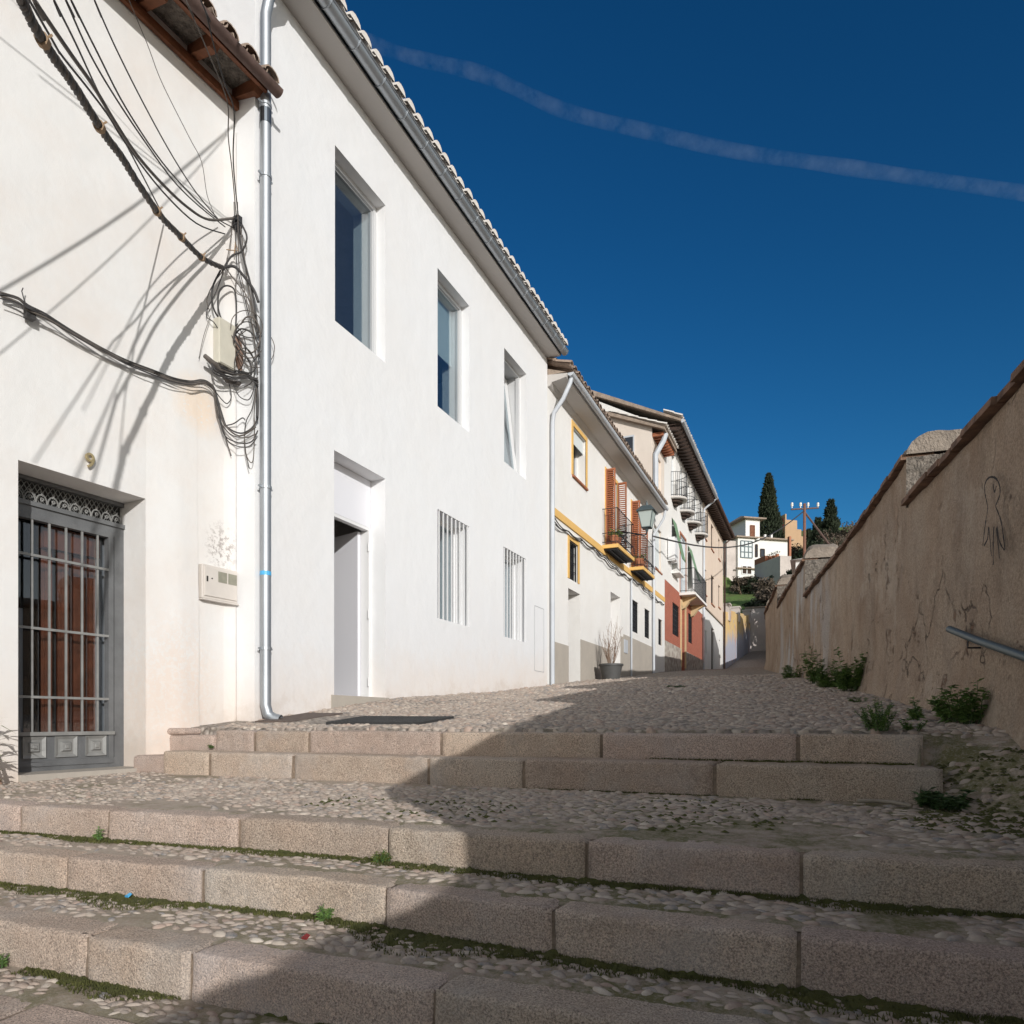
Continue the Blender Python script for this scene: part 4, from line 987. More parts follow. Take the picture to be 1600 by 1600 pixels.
# ================================================================== tall cream house
ch = thing('cream_house', 'narrow tall cream house squeezed between the ochre trimmed townhouse and the red brick one', 'house', (-5, 24, 1.7))
ops = [(23.36, 24.41, 7.95, 9.12, .16), (23.2, 24.4, 5.2, 6.65, .14), (23.9, 24.55, 2.66, 3.56, .12)]
mb = MB(); facade(mb, fw, 22.971, 24.98, -1, 9.5, ops, 7, side=False)
mb.add([fw(22.971, 0, -1), fw(22.971, -7, -1), fw(22.971, -7, 11.2), fw(22.971, -2.8, 11.0), fw(22.971, 0, 9.8)], [(0, 1, 2, 3, 4)])
mb.build('wall', M['cream'], ch)
lw = MB(); lw.fb(fw, 22.972, 24.979, .0, .012, -.5, 7.2)
wpan = MB()
ops2 = [(23.2, 24.4, 5.2, 6.65, .02), (23.9, 24.55, 2.66, 3.56, .02)]
facade(wpan, Frame((-4.985, 0), 0), 22.972, 24.979, -.5, 7.3, ops2, 1, side=False); wpan.build('whitewashed_front', M['h2'], ch)
window_set(fw, ch, 23.36, 24.41, 7.95, 9.12, .12, 'cream', 'glassd', 0, sill='terra', blind=('cream', .12))
window_set(fw, ch, 23.2, 24.4, 5.2, 6.65, .12, 'cream', 'glassd', 0, sill='terra', blind=('blind', .1))
window_set(fw, ch, 23.9, 24.55, 2.66, 3.56, .1, 'iron', 'glassd', 0, (4, 6))
b = MB(); b.fb(fw, 22.972, 24.979, -.0, .03, 4.28, 4.44); b.build('ochre_band', M['yellow'], ch)
sd = Frame((-5, 22.971), 0)   # window in the side gable
w = MB(); w.box(-6.12, -5.60, 22.93, 22.97, 8.72, 9.64); ww = w.build('side_window', M['pvc'], ch); w = MB(); w.box(-6.08, -5.64, 22.92, 22.93, 8.72, 9.58); w.build('pane', M['glassd'], ww)
e = MB()
for k in range(9): u = 23.05 + k * .235; e.fb(fw, u - .05, u + .05, .0, .36, 9.50, 9.58)
e.fb(fw, 22.98, 24.98, -.02, .38, 9.581, 9.60); e.build('eave', M['shutter'], ch)
rt = MB(); rt.prism([fw(22.8, .45, 9.60), fw(22.8, .45, 9.68), fw(22.8, -2.8, 11.1), fw(22.8, -7, 11.3), fw(22.8, -7, 11.1), fw(22.8, -2.8, 10.95)], [fw(24.98, .45, 9.60), fw(24.98, .45, 9.68), fw(24.98, -2.8, 11.1), fw(24.98, -7, 11.3), fw(24.98, -7, 11.1), fw(24.98, -2.8, 10.95)]); rt.build('roof', M['tile_far'], ch)
rt = MB(); tiles(rt, fw, 22.85, 24.95, .23, .085, .5, 9.72, math.radians(22), 6); rt.build('roof_tiles', M['tile_w'], ch, smooth='auto')
dp = MB(); dp.tube([fw(23.2, .4, 9.6), fw(23.12, .35, 9.35), fw(23.05, .1, 8.9), fw(23.05, .1, 8.6), fw(23.05, .1, 6.9)], .09, 8); dp.build('downpipe', M['pvc'], ch, smooth='auto')

# ================================================================== balconied house with brick ground floor
bh = thing('brick_base_house', 'tall white house with half round balconies, dark rafters and a red brick ground floor', 'house', (-5, 29.5, 2.1))
BC = (26.75, 28.6, 30.3, 32.3)
ops = [(c - .42, c + .42, 8.52, 10.35, .18) for c in BC] + [(26.4, 27.3, 5.75, 7.72, .2), (28.15, 29.45, 5.16, 7.55, .1), (29.95, 30.9, 5.16, 7.5, .2)]
mb = MB(); facade(mb, fw, 24.981, 34.2, 5.14, 10.62, ops, 8, side=False); mb.add([fw(24.981, 0, 5), fw(24.981, -9, 5), fw(24.981, -9, 12.6), fw(24.981, -3.4, 12.5), fw(24.981, 0, 10.62)], [(0, 1, 2, 3, 4)]); mb.add([fw(34.2, 0, 5), fw(34.2, -9, 5), fw(34.2, -9, 12.6), fw(34.2, -3.4, 12.5), fw(34.2, 0, 10.62)], [(4, 3, 2, 1, 0)])
mb.build('wall', M['h2'], bh)
mb = MB(); mb.box(-14, -5.3, 24.99, 34.19, -1, 5.1); facade(mb, fw, 24.981, 34.2, 2.92, 5.139, [(26.55, 27.95, 3.33, 4.55, .15), (28.3, 29.2, 2.0, 4.66, .22), (30.1, 31.2, 3.4, 4.65, .15)], 1, side=False); mb.build('brick_floor', M['brickred'], bh)
mb = MB(); mb.fb(fw, 24.981, 28.29, -.3, .03, 0, 2.919); mb.fb(fw, 29.21, 34.2, -.3, .03, 0, 2.919); mb.build('stone_plinth', M['stonep'], bh)
for c in BC: window_set(fw, bh, c - .42, c + .42, 8.52, 10.35, .12, 'framew', 'blind', 1, name='balcony_door')
window_set(fw, bh, 26.4, 27.3, 5.75, 7.72, .18, 'framew', 'glassd', 1)
g = MB(); g.add([fw(26.4, .02, 7.7), fw(27.25, .02, 7.7), fw(27.3, .38, 6.15), fw(26.45, .38, 6.15), fw(26.4, .01, 7.7), fw(27.25, .01, 7.7), fw(27.3, .37, 6.14), fw(26.45, .37, 6.14)], [(0, 1, 2, 3), (7, 6, 5, 4), (0, 4, 5, 1), (2, 6, 7, 3)]); g.build('green_blind', M['greenblind'], bh)
window_set(fw, bh, 28.15, 29.45, 5.16, 7.55, .08, 'pvc', 'blind', 1, trim=(.09, 'shutter'), name='balcony_door')
window_set(fw, bh, 29.95, 30.9, 5.16, 7.5, .18, 'framew', 'glassd', 1)
g = MB(); g.add([fw(29.95, .02, 7.48), fw(30.9, .02, 7.48), fw(30.95, .42, 6.0), fw(30, .42, 6.0)], [(0, 1, 2, 3)]); g.build('green_blind', M['greenblind'], bh)
for a, b_, z0, z1 in ((26.55, 27.95, 3.33, 4.55), (30.1, 31.2, 3.4, 4.65)): window_set(fw, bh, a, b_, z0, z1, .13, 'iron', 'glassd', 1, (6, 6))
window_set(fw, bh, 28.3, 29.2, 4.1, 4.66, .2, 'yellow', 'glassd', 0, name='fanlight')
d = MB(); d.fb(fw, 28.35, 29.15, -.2, -.25, 2.0, 4.09); d.build('door', M['wood_d'], bh)
g = MB(); g.fb(fw, 28.16, 28.30, 0, .05, 2.2, 4.9); g.fb(fw, 29.2, 29.34, 0, .05, 2.2, 4.9); g.fb(fw, 28.30, 29.2, 0, .05, 4.67, 4.9); g.build('door_surround', M['sand'], bh)
for u in (28.5, 30.7):
    g = MB(); g.prism([fw(u, 0, 4.55), fw(u, .12, 4.6), fw(u, .3, 4.85), fw(u, .55, 5.0), fw(u, .55, 5.03), fw(u, 0, 5.03)], [fw(u + .25, 0, 4.55), fw(u + .25, .12, 4.6), fw(u + .25, .3, 4.85), fw(u + .25, .55, 5.0), fw(u + .25, .55, 5.03), fw(u + .25, 0, 5.03)])
    g.build('corbel', M['sand'], bh)
bl3 = thing('balcony', 'wide white slab balcony with plain railing above the brick ground floor', 'balcony', fw(29.5, 0, 5.05))
b = MB(); b.fb(fw, 28.0, 31.3, .001, .62, 5.04, 5.14); b.build('balcony_slab', M['h2'], bl3)
b = MB()
for z in (5.22, 6.1): b.tube([fw(28.05, 0, z), fw(28.05, .58, z), fw(31.25, .58, z), fw(31.25, 0, z)], .014, 5)
for k in range(29): u = 28.05 + 3.2 * k / 28; b.tube([fw(u, .58, 5.14), fw(u, .58, 6.1)], .009, 4)
b.build('railing', M['iron'], bl3)
g = MB(); g.fb(fw, 26.35, 27.4, .0, .3, 5.60, 5.66); sl = g.build('window_ledge', M['h2'], bh)
ac = thing('air_conditioner', 'small white air conditioning unit on the wall left of the first green blind', 'air conditioner', fw(25.75, 0, 5.9)); g = MB(); g.fb(fw, 25.5, 26.1, .03, .28, 5.95, 6.75); g.fb(fw, 25.55, 26.05, .28, .29, 6.05, 6.65); g.fb(fw, 25.55, 25.6, 0, .27, 5.9, 5.949); g.fb(fw, 26.0, 26.05, 0, .27, 5.9, 5.949); g.build('casing', M['framew'], ac)
def round_balcony(c, z, lab):
    t = thing('balcony', lab, 'balcony', fw(c, 0, z), 'half round balconies'); R = .52; n = 10
    A = [math.pi * k / n for k in range(n + 1)]
    b = MB(); b.prism([fw(c - R * math.cos(a), R * math.sin(a) + .001, z) for a in A], [fw(c - R * math.cos(a), R * math.sin(a) + .001, z + .07) for a in A]); b.build('balcony_slab', M['soffit'], t)
    b = MB()
    for s_, zz in ((.66, -.001), (.34, -.092)):
        b.prism([fw(c - R * s_ * math.cos(a), R * s_ * math.sin(a) + .002, z + zz - .09) for a in A], [fw(c - R * s_ * math.cos(a), R * s_ * math.sin(a) + .002, z + zz) for a in A])
    b.build('moulded_support', M['wood_d'], t)
    b = MB()
    for zz in (.12, .62, .98): b.tube([fw(c - R * .96 * math.cos(a), R * .96 * math.sin(a), z + zz) for a in A], .012, 4)
    for k in range(2 * n + 1): a = math.pi * k / (2 * n); b.tube([fw(c - R * .96 * math.cos(a), R * .96 * math.sin(a), z + .07), fw(c - R * .96 * math.cos(a), R * .96 * math.sin(a), z + .98)], .008, 4)
    b.build('railing', M['iron'], t); return t
for c, l in zip(BC, ('nearest half round balcony under the dark rafters', 'second half round balcony from the camera under the dark rafters', 'third half round balcony from the camera under the dark rafters', 'farthest half round balcony under the dark rafters')): round_balcony(c, 8.42, l)
e = MB()
for k in range(26): u = 25.1 + k * .355; e.prism([fw(u - .06, 0, 10.50), fw(u - .06, .50, 10.42), fw(u - .06, .58, 10.52), fw(u - .06, 0, 10.62)], [fw(u + .06, 0, 10.50), fw(u + .06, .50, 10.42), fw(u + .06, .58, 10.52), fw(u + .06, 0, 10.62)])
e.fb(fw, 24.99, 34.19, -.02, .6, 10.621, 10.65); e.build('rafters', M['wood_d'], bh)
gg = MB(); gg.tube([fw(24.9, .66, 10.68), fw(34.25, .66, 10.68)], .07, 8); gg.tube([fw(34.1, .66, 10.66), fw(34.1, .5, 10.5), fw(34.1, .1, 10.2), fw(34.1, .08, 10), fw(34.1, .08, 2.5)], .05, 8); gg.build('gutter', M['pvc'], bh, smooth='auto')
rt = MB(); pa = [(.62, 10.66), (.62, 10.74), (-3.4, 12.75), (-9, 10.8), (-9, 10.6), (-3.4, 12.55)]; rt.prism([fw(24.85, o, z) for o, z in pa], [fw(34.19, o, z) for o, z in pa]); rt.build('roof', M['tile_far'], bh)
rt = MB(); tiles(rt, fw, 24.9, 34.1, .24, .09, .66, 10.79, math.radians(26.5), 2); rt.build('roof_tiles', M['tile_w'], bh, smooth='auto')
rt = MB(); rt.prism([fw(24.9, 0, 10.6), fw(24.9, -.3, 10.75), fw(24.9, -7.9, 10.6), fw(24.9, -7.9, 9)], [fw(24.975, 0, 10.6), fw(24.975, -.3, 10.75), fw(24.975, -7.9, 10.6), fw(24.975, -7.9, 9)]); rt.build('rough_gable', M['roofplaster'], bh)

# ================================================================== peach house
ph = thing('peach_house', 'peach coloured house with narrow windows at the far end of the left row', 'house', (-5, 38, 2.7))
WN = [(34.75, 35.45, 6.25, 7.5), (37.1, 38.3, 6.15, 7.65), (40.0, 40.8, 6.4, 7.65), (34.75, 35.45, 9.0, 10.2), (37.1, 38.0, 9.0, 10.3), (40.0, 40.7, 9.1, 10.25)]
mb = MB(); facade(mb, fw, 34.201, 42.25, 5.6, 10.75, [(a, b, z0, z1, .15) for a, b, z0, z1 in WN], 8); mb.build('wall', M['peach'], ph)
for a, b, z0, z1 in WN: window_set(fw, ph, a, b, z0, z1, .13, 'wood_d', 'glassd', 0, sill='terra')
GN = [(34.9, 35.5, 3.4, 4.5), (37.2, 38.3, 2.6, 4.9), (40.3, 40.8, 3.6, 4.6)]
mb = MB(); facade(mb, fw, 34.201, 42.25, -1, 5.55, [(a, b, z0, z1, .15) for a, b, z0, z1 in GN], 8); mb.build('ground_floor_wall', M['h2'], ph)
for a, b, z0, z1 in GN: window_set(fw, ph, a, b, z0, z1, .13, 'wood_d', 'glassd', 0)
e = MB(); e.fb(fw, 34.201, 42.25, -.02, .07, 5.551, 5.599); e.build('string_course', M['tile_far'], ph)
e = MB()
for k in range(23): u = 34.4 + k * .35; e.fb(fw, u - .06, u + .06, .0, .5, 10.62, 10.74)
e.fb(fw, 34.3, 42.3, -.02, .55, 10.751, 10.78); e.build('rafters', M['wood_d'], ph)
rt = MB(); pa = [(.6, 10.79), (.6, 10.87), (-3.8, 12.5), (-8, 10.9), (-8, 10.75)]; rt.prism([fw(34.25, o, z) for o, z in pa], [fw(42.4, o, z) for o, z in pa]); rt.build('roof', M['tile_far'], ph)
gg = MB(); gg.tube([fw(34.3, .62, 10.8), fw(42.4, .62, 10.8)], .06, 6); gg.tube([fw(42.2, .6, 10.8), fw(42.2, .1, 10.4), fw(42.2, .08, 3)], .05, 6); gg.build('gutter', M['rust'], ph, smooth='auto')
# ================================================================== garden wall on the right
SEG = [('g0', -8., -.2, .42, .42), ('g1', -.2, 3.96, .98, 1.42), ('s1', 3.96, 6.96, 1.86, 1.95), ('s2', 6.96, 13.8, 2.35, 2.35), ('s3', 13.8, 19.2, 3.00, 3.00), ('s4', 19.2, 25.4, 3.55, 3.55), ('s5', 25.4, 38, 4.0, 4.0), ('s6', 38, 58, 4.2, 6.6)]
SLAB = {'g0': 'lowest length of brown garden wall beside the lower steps', 'g1': 'low length of brown garden wall beside the landing', 's1': 'near length of brown garden wall with the handrail and scratched figure', 's2': 'second length of brown garden wall with ivy at its foot and a rubble topped pier end',
        's3': 'third length of brown garden wall, streaked white below its domed end', 's4': 'far narrow length of brown garden wall at the bend of the street', 's5': 'garden wall length hidden beyond the bend', 's6': 'tall garden wall length at the top of the street'}
TW = .62
def wnorm(Y):
    dx = (wx(Y + .2) - wx(Y - .2)) / .4; l = math.hypot(dx, 1); return (1 / l, -dx / l)   # pointing away from the street
for nm, y0, y1, za, zb in SEG:
    root = thing('garden_wall', SLAB[nm], 'wall', (wx(y0), y0, interp(y0, ZS) - .1), 'brown garden wall lengths')
    step = .08 if nm in ('s1', 's2') else (.14 if nm in ('s3', 'g1') else .5); n = max(4, int((y1 - y0) / step)); m = 26 if step < .2 else 10
    def top(Y): return za + (zb - za) * (Y - y0) / (y1 - y0)
    def base(Y): return min(interp(Y, ZS), gz(wx(Y), Y)) - 1.2
    vs = []; 
    for i in range(n + 1):
        Y = y0 + (y1 - y0) * i / n; nx_, ny_ = wnorm(Y); X0 = wx(Y)
        for k in range(m + 1):
            z = base(Y) + (top(Y) - .06 - base(Y)) * k / m
            q = Vector((X0, Y, z)); dsp = .028 * mnoise.noise(q * 1.1) + .014 * mnoise.noise(q * 3.3) + .006 * mnoise.noise(q * 9)
            g = gz(X0, Y); foot = .06 * max(0, 1 - (z - g) / .5) ** 2 if z > g - .3 else .06
            vs.append((X0 - (dsp + foot) * nx_, Y - (dsp + foot) * ny_, z))
    fs = [(i * (m + 1) + k, i * (m + 1) + k + 1, (i + 1) * (m + 1) + k + 1, (i + 1) * (m + 1) + k) for i in range(n) for k in range(m)]
    mb = MB(); mb.add(vs, fs)
    for Y, flip in ((y0, 0), (y1, 1)):   # end faces and the garden side
        nx_, ny_ = wnorm(Y); a = [(wx(Y) + .01 * nx_, Y, base(Y)), (wx(Y) + TW * nx_, Y + TW * ny_, base(Y)), (wx(Y) + TW * nx_, Y + TW * ny_, top(Y) - .06), (wx(Y) + .01 * nx_, Y, top(Y) - .06)]
        mb.add(a, [(0, 1, 2, 3) if not flip else (3, 2, 1, 0)])
    vs = []
    for i in range(n + 1):
        Y = y0 + (y1 - y0) * i / n; nx_, ny_ = wnorm(Y); vs += [(wx(Y) + TW * nx_, Y + TW * ny_, base(Y)), (wx(Y) + TW * nx_, Y + TW * ny_, top(Y) - .06)]
    mb.add(vs, [(2 * i, 2 * i + 2, 2 * i + 3, 2 * i + 1) for i in range(n)])
    mb.build('wall_body', M['tapia'], root, smooth='auto')
    # brick coping
    cb = MB(); L = .27; k = int((y1 - y0) / L)
    for i in range(k):
        Ya = y0 + (y1 - y0) * i / k + .004; Yb = y0 + (y1 - y0) * (i + 1) / k - .004; dz = random.uniform(-.012, .012); do = random.uniform(-.025, .012)
        P = []
        for Y in (Ya, Yb):
            nx_, ny_ = wnorm(Y)
            for o, z in ((-.055 + do, -.055), (.2, -.055), (.2, -.008), (-.05 + do, -.008)): P.append((wx(Y) + o * nx_, Y + o * ny_, top(Y) + z + dz + .0))
        cb.add(P, [(0, 1, 2, 3), (7, 6, 5, 4), (0, 4, 5, 1), (1, 5, 6, 2), (2, 6, 7, 3), (3, 7, 4, 0)])
    cb.build('brick_coping', M['copbrick'], root)
    # rounded mortar mound above the coping
    mh = {'s3': .30, 's4': .30, 's2': .17, 's1': .12, 'g0': .1, 'g1': .2}.get(nm, .25)
    n2 = max(6, int((y1 - y0) / .12)); vs = []; m2 = 12
    for i in range(n2 + 1):
        Y = y0 + (y1 - y0) * i / n2; nx_, ny_ = wnorm(Y); e = Y - y0; end = math.sqrt(max(0, 1 - max(0, 1 - e / .35) ** 2)) if nm in ('s3', 's4') else 1
        for q in range(m2 + 1):
            a = math.pi * q / m2; o = TW / 2 - (TW / 2 + .02) * math.cos(a); h = mh * min(1, (math.sin(a) / .8)) * (.6 + .4 * end)
            r = .030 * mnoise.noise(Vector((o * 7, Y * 5, q))) + .035 * mnoise.noise(Vector((o * 2, Y * 1.7, 4)))
            vs.append((wx(Y) + o * nx_, Y + o * ny_ - (.03 if i == 0 else 0), top(Y) - .012 + max(0, h + r * (0 < q < m2))))
    mb = MB(); mb.add(vs, [(i * (m2 + 1) + q, i * (m2 + 1) + q + 1, (i + 1) * (m2 + 1) + q + 1, (i + 1) * (m2 + 1) + q) for i in range(n2) for q in range(m2)] + [tuple(range(m2 + 1))])
    mb.build('mortar_mound', M['rubble_l'], root, smooth='auto')
    if nm in ('s2', 's3', 's4'):   # exposed rubble on the end standing above the previous length
        pz = {'s2': 1.95, 's3': 2.33, 's4': 3.0}[nm]; r = MB(); vs = []; nn = 20; nx_, ny_ = wnorm(y0)
        for i in range(nn + 1):
            for k in range(nn + 1):
                o = -.02 + (TW + .01) * i / nn; z = pz - .08 + (za - pz + .04) * k / nn
                d_ = .02 + .045 * abs(mnoise.noise(Vector((o * 13, z * 13, 2)))) + .02 * mnoise.noise(Vector((o * 30, z * 30, 7)))
                vs.append((wx(y0) + o * nx_, y0 + o * ny_ - d_, z))
        r.add(vs, [(i * (nn + 1) + k, (i + 1) * (nn + 1) + k, (i + 1) * (nn + 1) + k + 1, i * (nn + 1) + k + 1) for i in range(nn) for k in range(nn)]); r.build('exposed_rubble', M['rubble'], root, smooth=True)
    if nm == 's1':
        # scratched charcoal figure, flat on the render
        g = MB()
        def wpt(px, py):
            r_ = ray(px)
            for _ in range(1):
                a, b = (1.02, 4.6), (.72, 7.15)
                dx, dy = b[0] - a[0], b[1] - a[1]; det = -dx * r_[1] + dy * r_[0]; u = (a[0] * r_[1] - a[1] * r_[0]) / det
                X, Y = a[0] + u * dx, a[1] + u * dy; t_ = -S * X + C * Y
                return Vector((X - .045, Y - .006, (HY - py) * t_ / F))
        strokes = [[(1556, 785), (1553, 772), (1552, 758), (1556, 748), (1563, 744), (1571, 747), (1576, 757), (1577, 770), (1573, 782), (1570, 790), (1574, 800), (1579, 815), (1582, 835), (1585, 858)],
                   [(1556, 785), (1557, 795), (1554, 812), (1551, 835), (1549, 852)], [(1558, 822), (1557, 840), (1551, 852)], [(1572, 822), (1576, 845), (1584, 859)], [(1559, 823), (1561, 845), (1563, 868)], [(1567, 822), (1566, 845), (1566, 882)], [(1571, 824), (1574, 850), (1576, 872)], [(1566, 755), (1568, 768), (1571, 758)]]
        for s_ in strokes:
            P = spline([wpt(*q) for q in s_], 4)
            for A, B in zip(P, P[1:]):
                d_ = (B - A).normalized(); w_ = d_.cross(Vector((-.99, -.11, 0))).normalized() * random.uniform(.0045, .0085); g.add([A - w_, A + w_, B + w_, B - w_], [(0, 1, 2, 3)])
        g.build('scratched_figure', M['graff'], root)
# handrail
t0 = wpt(1503, 984); hr = thing('handrail', 'grey tubular handrail fixed to the near length of garden wall', 'handrail', tuple(t0))
def wall_pt(Y, o, z): nx_, ny_ = wnorm(Y); return Vector((wx(Y) - o * nx_, Y - o * ny_, z))
b = MB(); sl = (.62 - .38) / 1.0
P = [wall_pt(5.5, .085, .625)] + [wall_pt(5.5 - k * .5, .085, .615 - k * .5 * .235) for k in range(1, 13)]
b.tube(P, .0235, 12); b.build('rail', M['lampcap'], hr, smooth='auto')
for k in (0.35, 2.6, 4.8):
    b = MB(); Y = 5.5 - k; z = .615 - k * .235; b.tube([wall_pt(Y, .08, z - .02), wall_pt(Y, .08, z - .07), wall_pt(Y, -.02, z - .072)], .006, 6); b.build('bracket', M['iron'], hr)
# garden land behind the wall
mb = MB(); vs = []; Ys = [-30, -8, 0, 4, 14, 24, 34, 44, 60]
for Y in Ys:
    for X_ in (0, 20, 70): vs.append((wx(Y) + .5 + X_, Y, interp(Y, ZS) - .9 - X_ * .03))
mb.add(vs, [(3 * i + k, 3 * i + k + 1, 3 * i + k + 4, 3 * i + k + 3) for i in range(len(Ys) - 1) for k in range(2)]); struct(mb.build('garden_ground', M['earth']))

# ================================================================== yellow wall, alley wall, hillside
yw = thing('painted_wall', 'flaking ochre and grey painted wall with graffiti past the peach house', 'wall', (-5, 50, 3.2))
mb = MB(); vs = []; n = 34
for k in range(n + 1): Y = 42.26 + (59 - 42.26) * k / n; vs += [fw(Y, .12, 0), fw(Y, .12, 6.45 + (Y - 42.26) * .12 + .12 * (k // 6 % 2)), fw(Y, -.3, 6.45 + (Y - 42.26) * .12 + .12 * (k // 6 % 2)), fw(Y, -.3, 0)]
mb.add(vs, [(4 * i + k, 4 * i + 4 + k, 4 * i + 5 + k, 4 * i + 1 + k) for i in range(n) for k in range(3)] + [(4 * n, 4 * n + 1, 4 * n + 2, 4 * n + 3), (3, 2, 1, 0)]); mb.build('wall_body', M['painted'], yw)
mb = MB()
for Y in (43.6, 49.5, 57.6): z = 6.45 + (Y - 42.26) * .12; mb.fb(fw, Y, Y + .7, -.35, .2, z - .5, z + .45); mb.fb(fw, Y - .06, Y + .76, -.4, .26, z + .451, z + .55)
mb.build('wall_pier', M['grey_h'], yw)
aw = thing('alley_wall', 'dark grey wall closing the alley at the top of the street', 'wall', (-4, 59.3, 5.7)); mb = MB(); mb.box(-5.3, 2.5, 59.3, 59.7, 4, 9.2); mb.build('wall_body', M['grey_h'], aw); mb = MB(); mb.box(-5.3, 2.5, 59.2, 59.8, 9.201, 9.3); mb.build('coping', M['tile_far'], aw)
mb = MB(); vs = []; nx_, ny_ = 46, 40
def hz(X, Y):
    a = 8.3 + (Y - 59) * .30; a += max(0, -X - 6) * .16 * min(1, (Y - 59) / 12 + .15); a -= max(0, X + 1) * .03
    return a + .5 * nz(X, Y, 0, .08) * min(1, (Y - 59) / 8)
for j in range(ny_ + 1):
    for i in range(nx_ + 1):
        X = -90 + 180 * i / nx_; Y = 59.4 + 150 * (j / ny_) ** 1.3; vs.append((X, Y, hz(X, Y)))
mb.add(vs, [(j * (nx_ + 1) + i, j * (nx_ + 1) + i + 1, (j + 1) * (nx_ + 1) + i + 1, (j + 1) * (nx_ + 1) + i) for j in range(ny_) for i in range(nx_)]); struct(mb.build('hillside', M['grass'], smooth=True))
mb = MB(); mb.add([fw(42.3, -8, 2), fw(59.4, -8, 2), fw(59.4, -.3, 2), fw(42.3, -.3, 2), fw(42.3, -60, 9), fw(59.4, -60, 17), fw(59.4, -8, 9.4), fw(42.3, -8, 6), fw(59.4, -.3, 8.2), fw(42.3, -.3, 5.8)], [(4, 5, 6, 7), (7, 6, 8, 9)]); struct(mb.build('grass_terrace', M['grass']))

# steep green bank under the villa
mb = MB(); A_ = [atT(1112, 890, 77), atT(1150, 912, 74), atT(1186, 958, 70), atT(1200, 975, 68)]; B_ = [atT(1112, 985, 62), atT(1150, 985, 61.5), atT(1186, 985, 61), atT(1200, 990, 61)]; vs = []; fs = []
for i in range(31):
    f_ = i / 10; k = min(2, int(f_)); f_ -= k; a_ = A_[k].lerp(A_[k + 1], f_); b_ = B_[k].lerp(B_[k + 1], f_)
    for j in range(21): p = b_.lerp(a_, j / 20); vs.append((p.x, p.y, p.z + .35 * mnoise.noise(p * .5) + .12 * mnoise.noise(p * 2)))
mb.add(vs, [(i * 21 + j, (i + 1) * 21 + j, (i + 1) * 21 + j + 1, i * 21 + j + 1) for i in range(30) for j in range(20)]); struct(mb.build('grass_bank', M['grass'], smooth=True))
# hill house ------------------------------------------------------
O = atT(1153, 900, 78); fh = Frame((O.x, O.y), 53)
hh = thing('hill_house', 'white hillside villa with a glazed bay, small tower and tiled roofs above the street end', 'house', (O.x, O.y, 15))
def zpx(y, t): return (HY - y) * t / F
def hb_(name, mat_, x0, x1, ytop, ybot, off, depth, par=hh, t_ref=None):
    u0 = fh.px(x0, 900, off)[0]; u1 = fh.px(x1, 900, off)[0]
    z1 = fh.px(x0, ytop, off)[1]; z0 = fh.px(x0, ybot, off)[1]
    b = MB(); b.fb(fh, u0, u1, off - depth, off, z0, z1); return b.build(name, mat_, par), (u0, u1, z0, z1)
hw, (mu0, mu1, mz0, mz1) = hb_('bay_wall', M['h2'], 1153, 1179, 840, 908, 0, 7)
_, (tu0, tu1, tz0, tz1) = hb_('tower', M['h2'], 1165, 1187, 811, 842, -2, 5)
_, (wu0, wu1, wz0, wz1) = hb_('wing', M['h2'], 1177, 1231, 842, 905, -2.5, 6)
b = MB(); b.fb(fh, mu0 - 1.2, mu0 - .02, -8, -.35, mz0 - 2.5, mz1 - .3); b.build('grey_side_wall', M['grey_h'], hh)
def glaz(x0, x1, y0, y1, off, nv, nh, mt='pvc', pn='blind', par=hh):
    u0, z1 = fh.px(x0, y0, off); u1, _ = fh.px(x1, y0, off); _, z0 = fh.px(x0, y1, off)
    b = MB(); b.fb(fh, u0, u1, off, off + .04, z0, z1); w = b.build('window', M[pn], par); b = MB()
    for k in range(nv + 1): u = u0 + (u1 - u0) * k / nv; b.fb(fh, u - .05, u + .05, off + .041, off + .09, z0, z1)
    for k in range(nh + 1): z = z0 + (z1 - z0) * k / nh; b.fb(fh, u0, u1, off + .041, off + .085, z - .05, z + .05)
    b.build('frame', M[mt], w)
glaz(1157, 1175, 845, 871, 0, 3, 3, 'lampcap', 'blind'); glaz(1159, 1174, 884, 897, 0, 2, 1, 'framew', 'wood_d'); glaz(1172, 1178.5, 821, 840, -2, 1, 2, 'wood', 'wood'); glaz(1180, 1183, 851, 870, -2.5, 1, 2, 'wood_d', 'glassd'); glaz(1188, 1194, 858, 870, -2.5, 1, 1, 'wood_d', 'glassd')
def slab(u0, u1, o0, o1, z, ov=.45, rise=.0, name='roof', hip=True, par=hh):
    b = MB(); A = [fh(u0 - ov, o1 - ov, z), fh(u1 + ov, o1 - ov, z), fh(u1 + ov, o0 + ov, z), fh(u0 - ov, o0 + ov, z)]
    A2 = [(p[0], p[1], p[2] + .15) for p in A]
    if rise:
        um = (u0 + u1) / 2; om = (o0 + o1) / 2; lu = max(0, (u1 - u0) - (o0 - o1)) / 2; R = [fh(um - lu, om, z + rise), fh(um + lu, om, z + rise)]
        b.add(A + A2 + R, [(3, 2, 1, 0), (0, 1, 5, 4), (1, 2, 6, 5), (2, 3, 7, 6), (3, 0, 4, 7), (4, 5, 9, 8), (6, 7, 8, 9), (5, 6, 9), (7, 4, 8)])
    else: b.hexa(A + A2)
    return b.build(name, M['tile_far'], par)
slab(mu0, mu1, 0, -3, mz1, .35, .5); slab(tu0, tu1, -2, -7, tz1, .55, 1.15); slab(wu0 + .6, wu1, -2.5, -8.5, wz1, .5, 1.0); slab(mu0 - .9, mu0 + .5, -1, -7, mz1 + .1, .4, .6)
b = MB()
for x_ in (1196, 1206): u, z = fh.px(x_, 835, -4); b.fb(fh, u - .12, u + .12, -4.3, -4.0, z - 1.6, z)
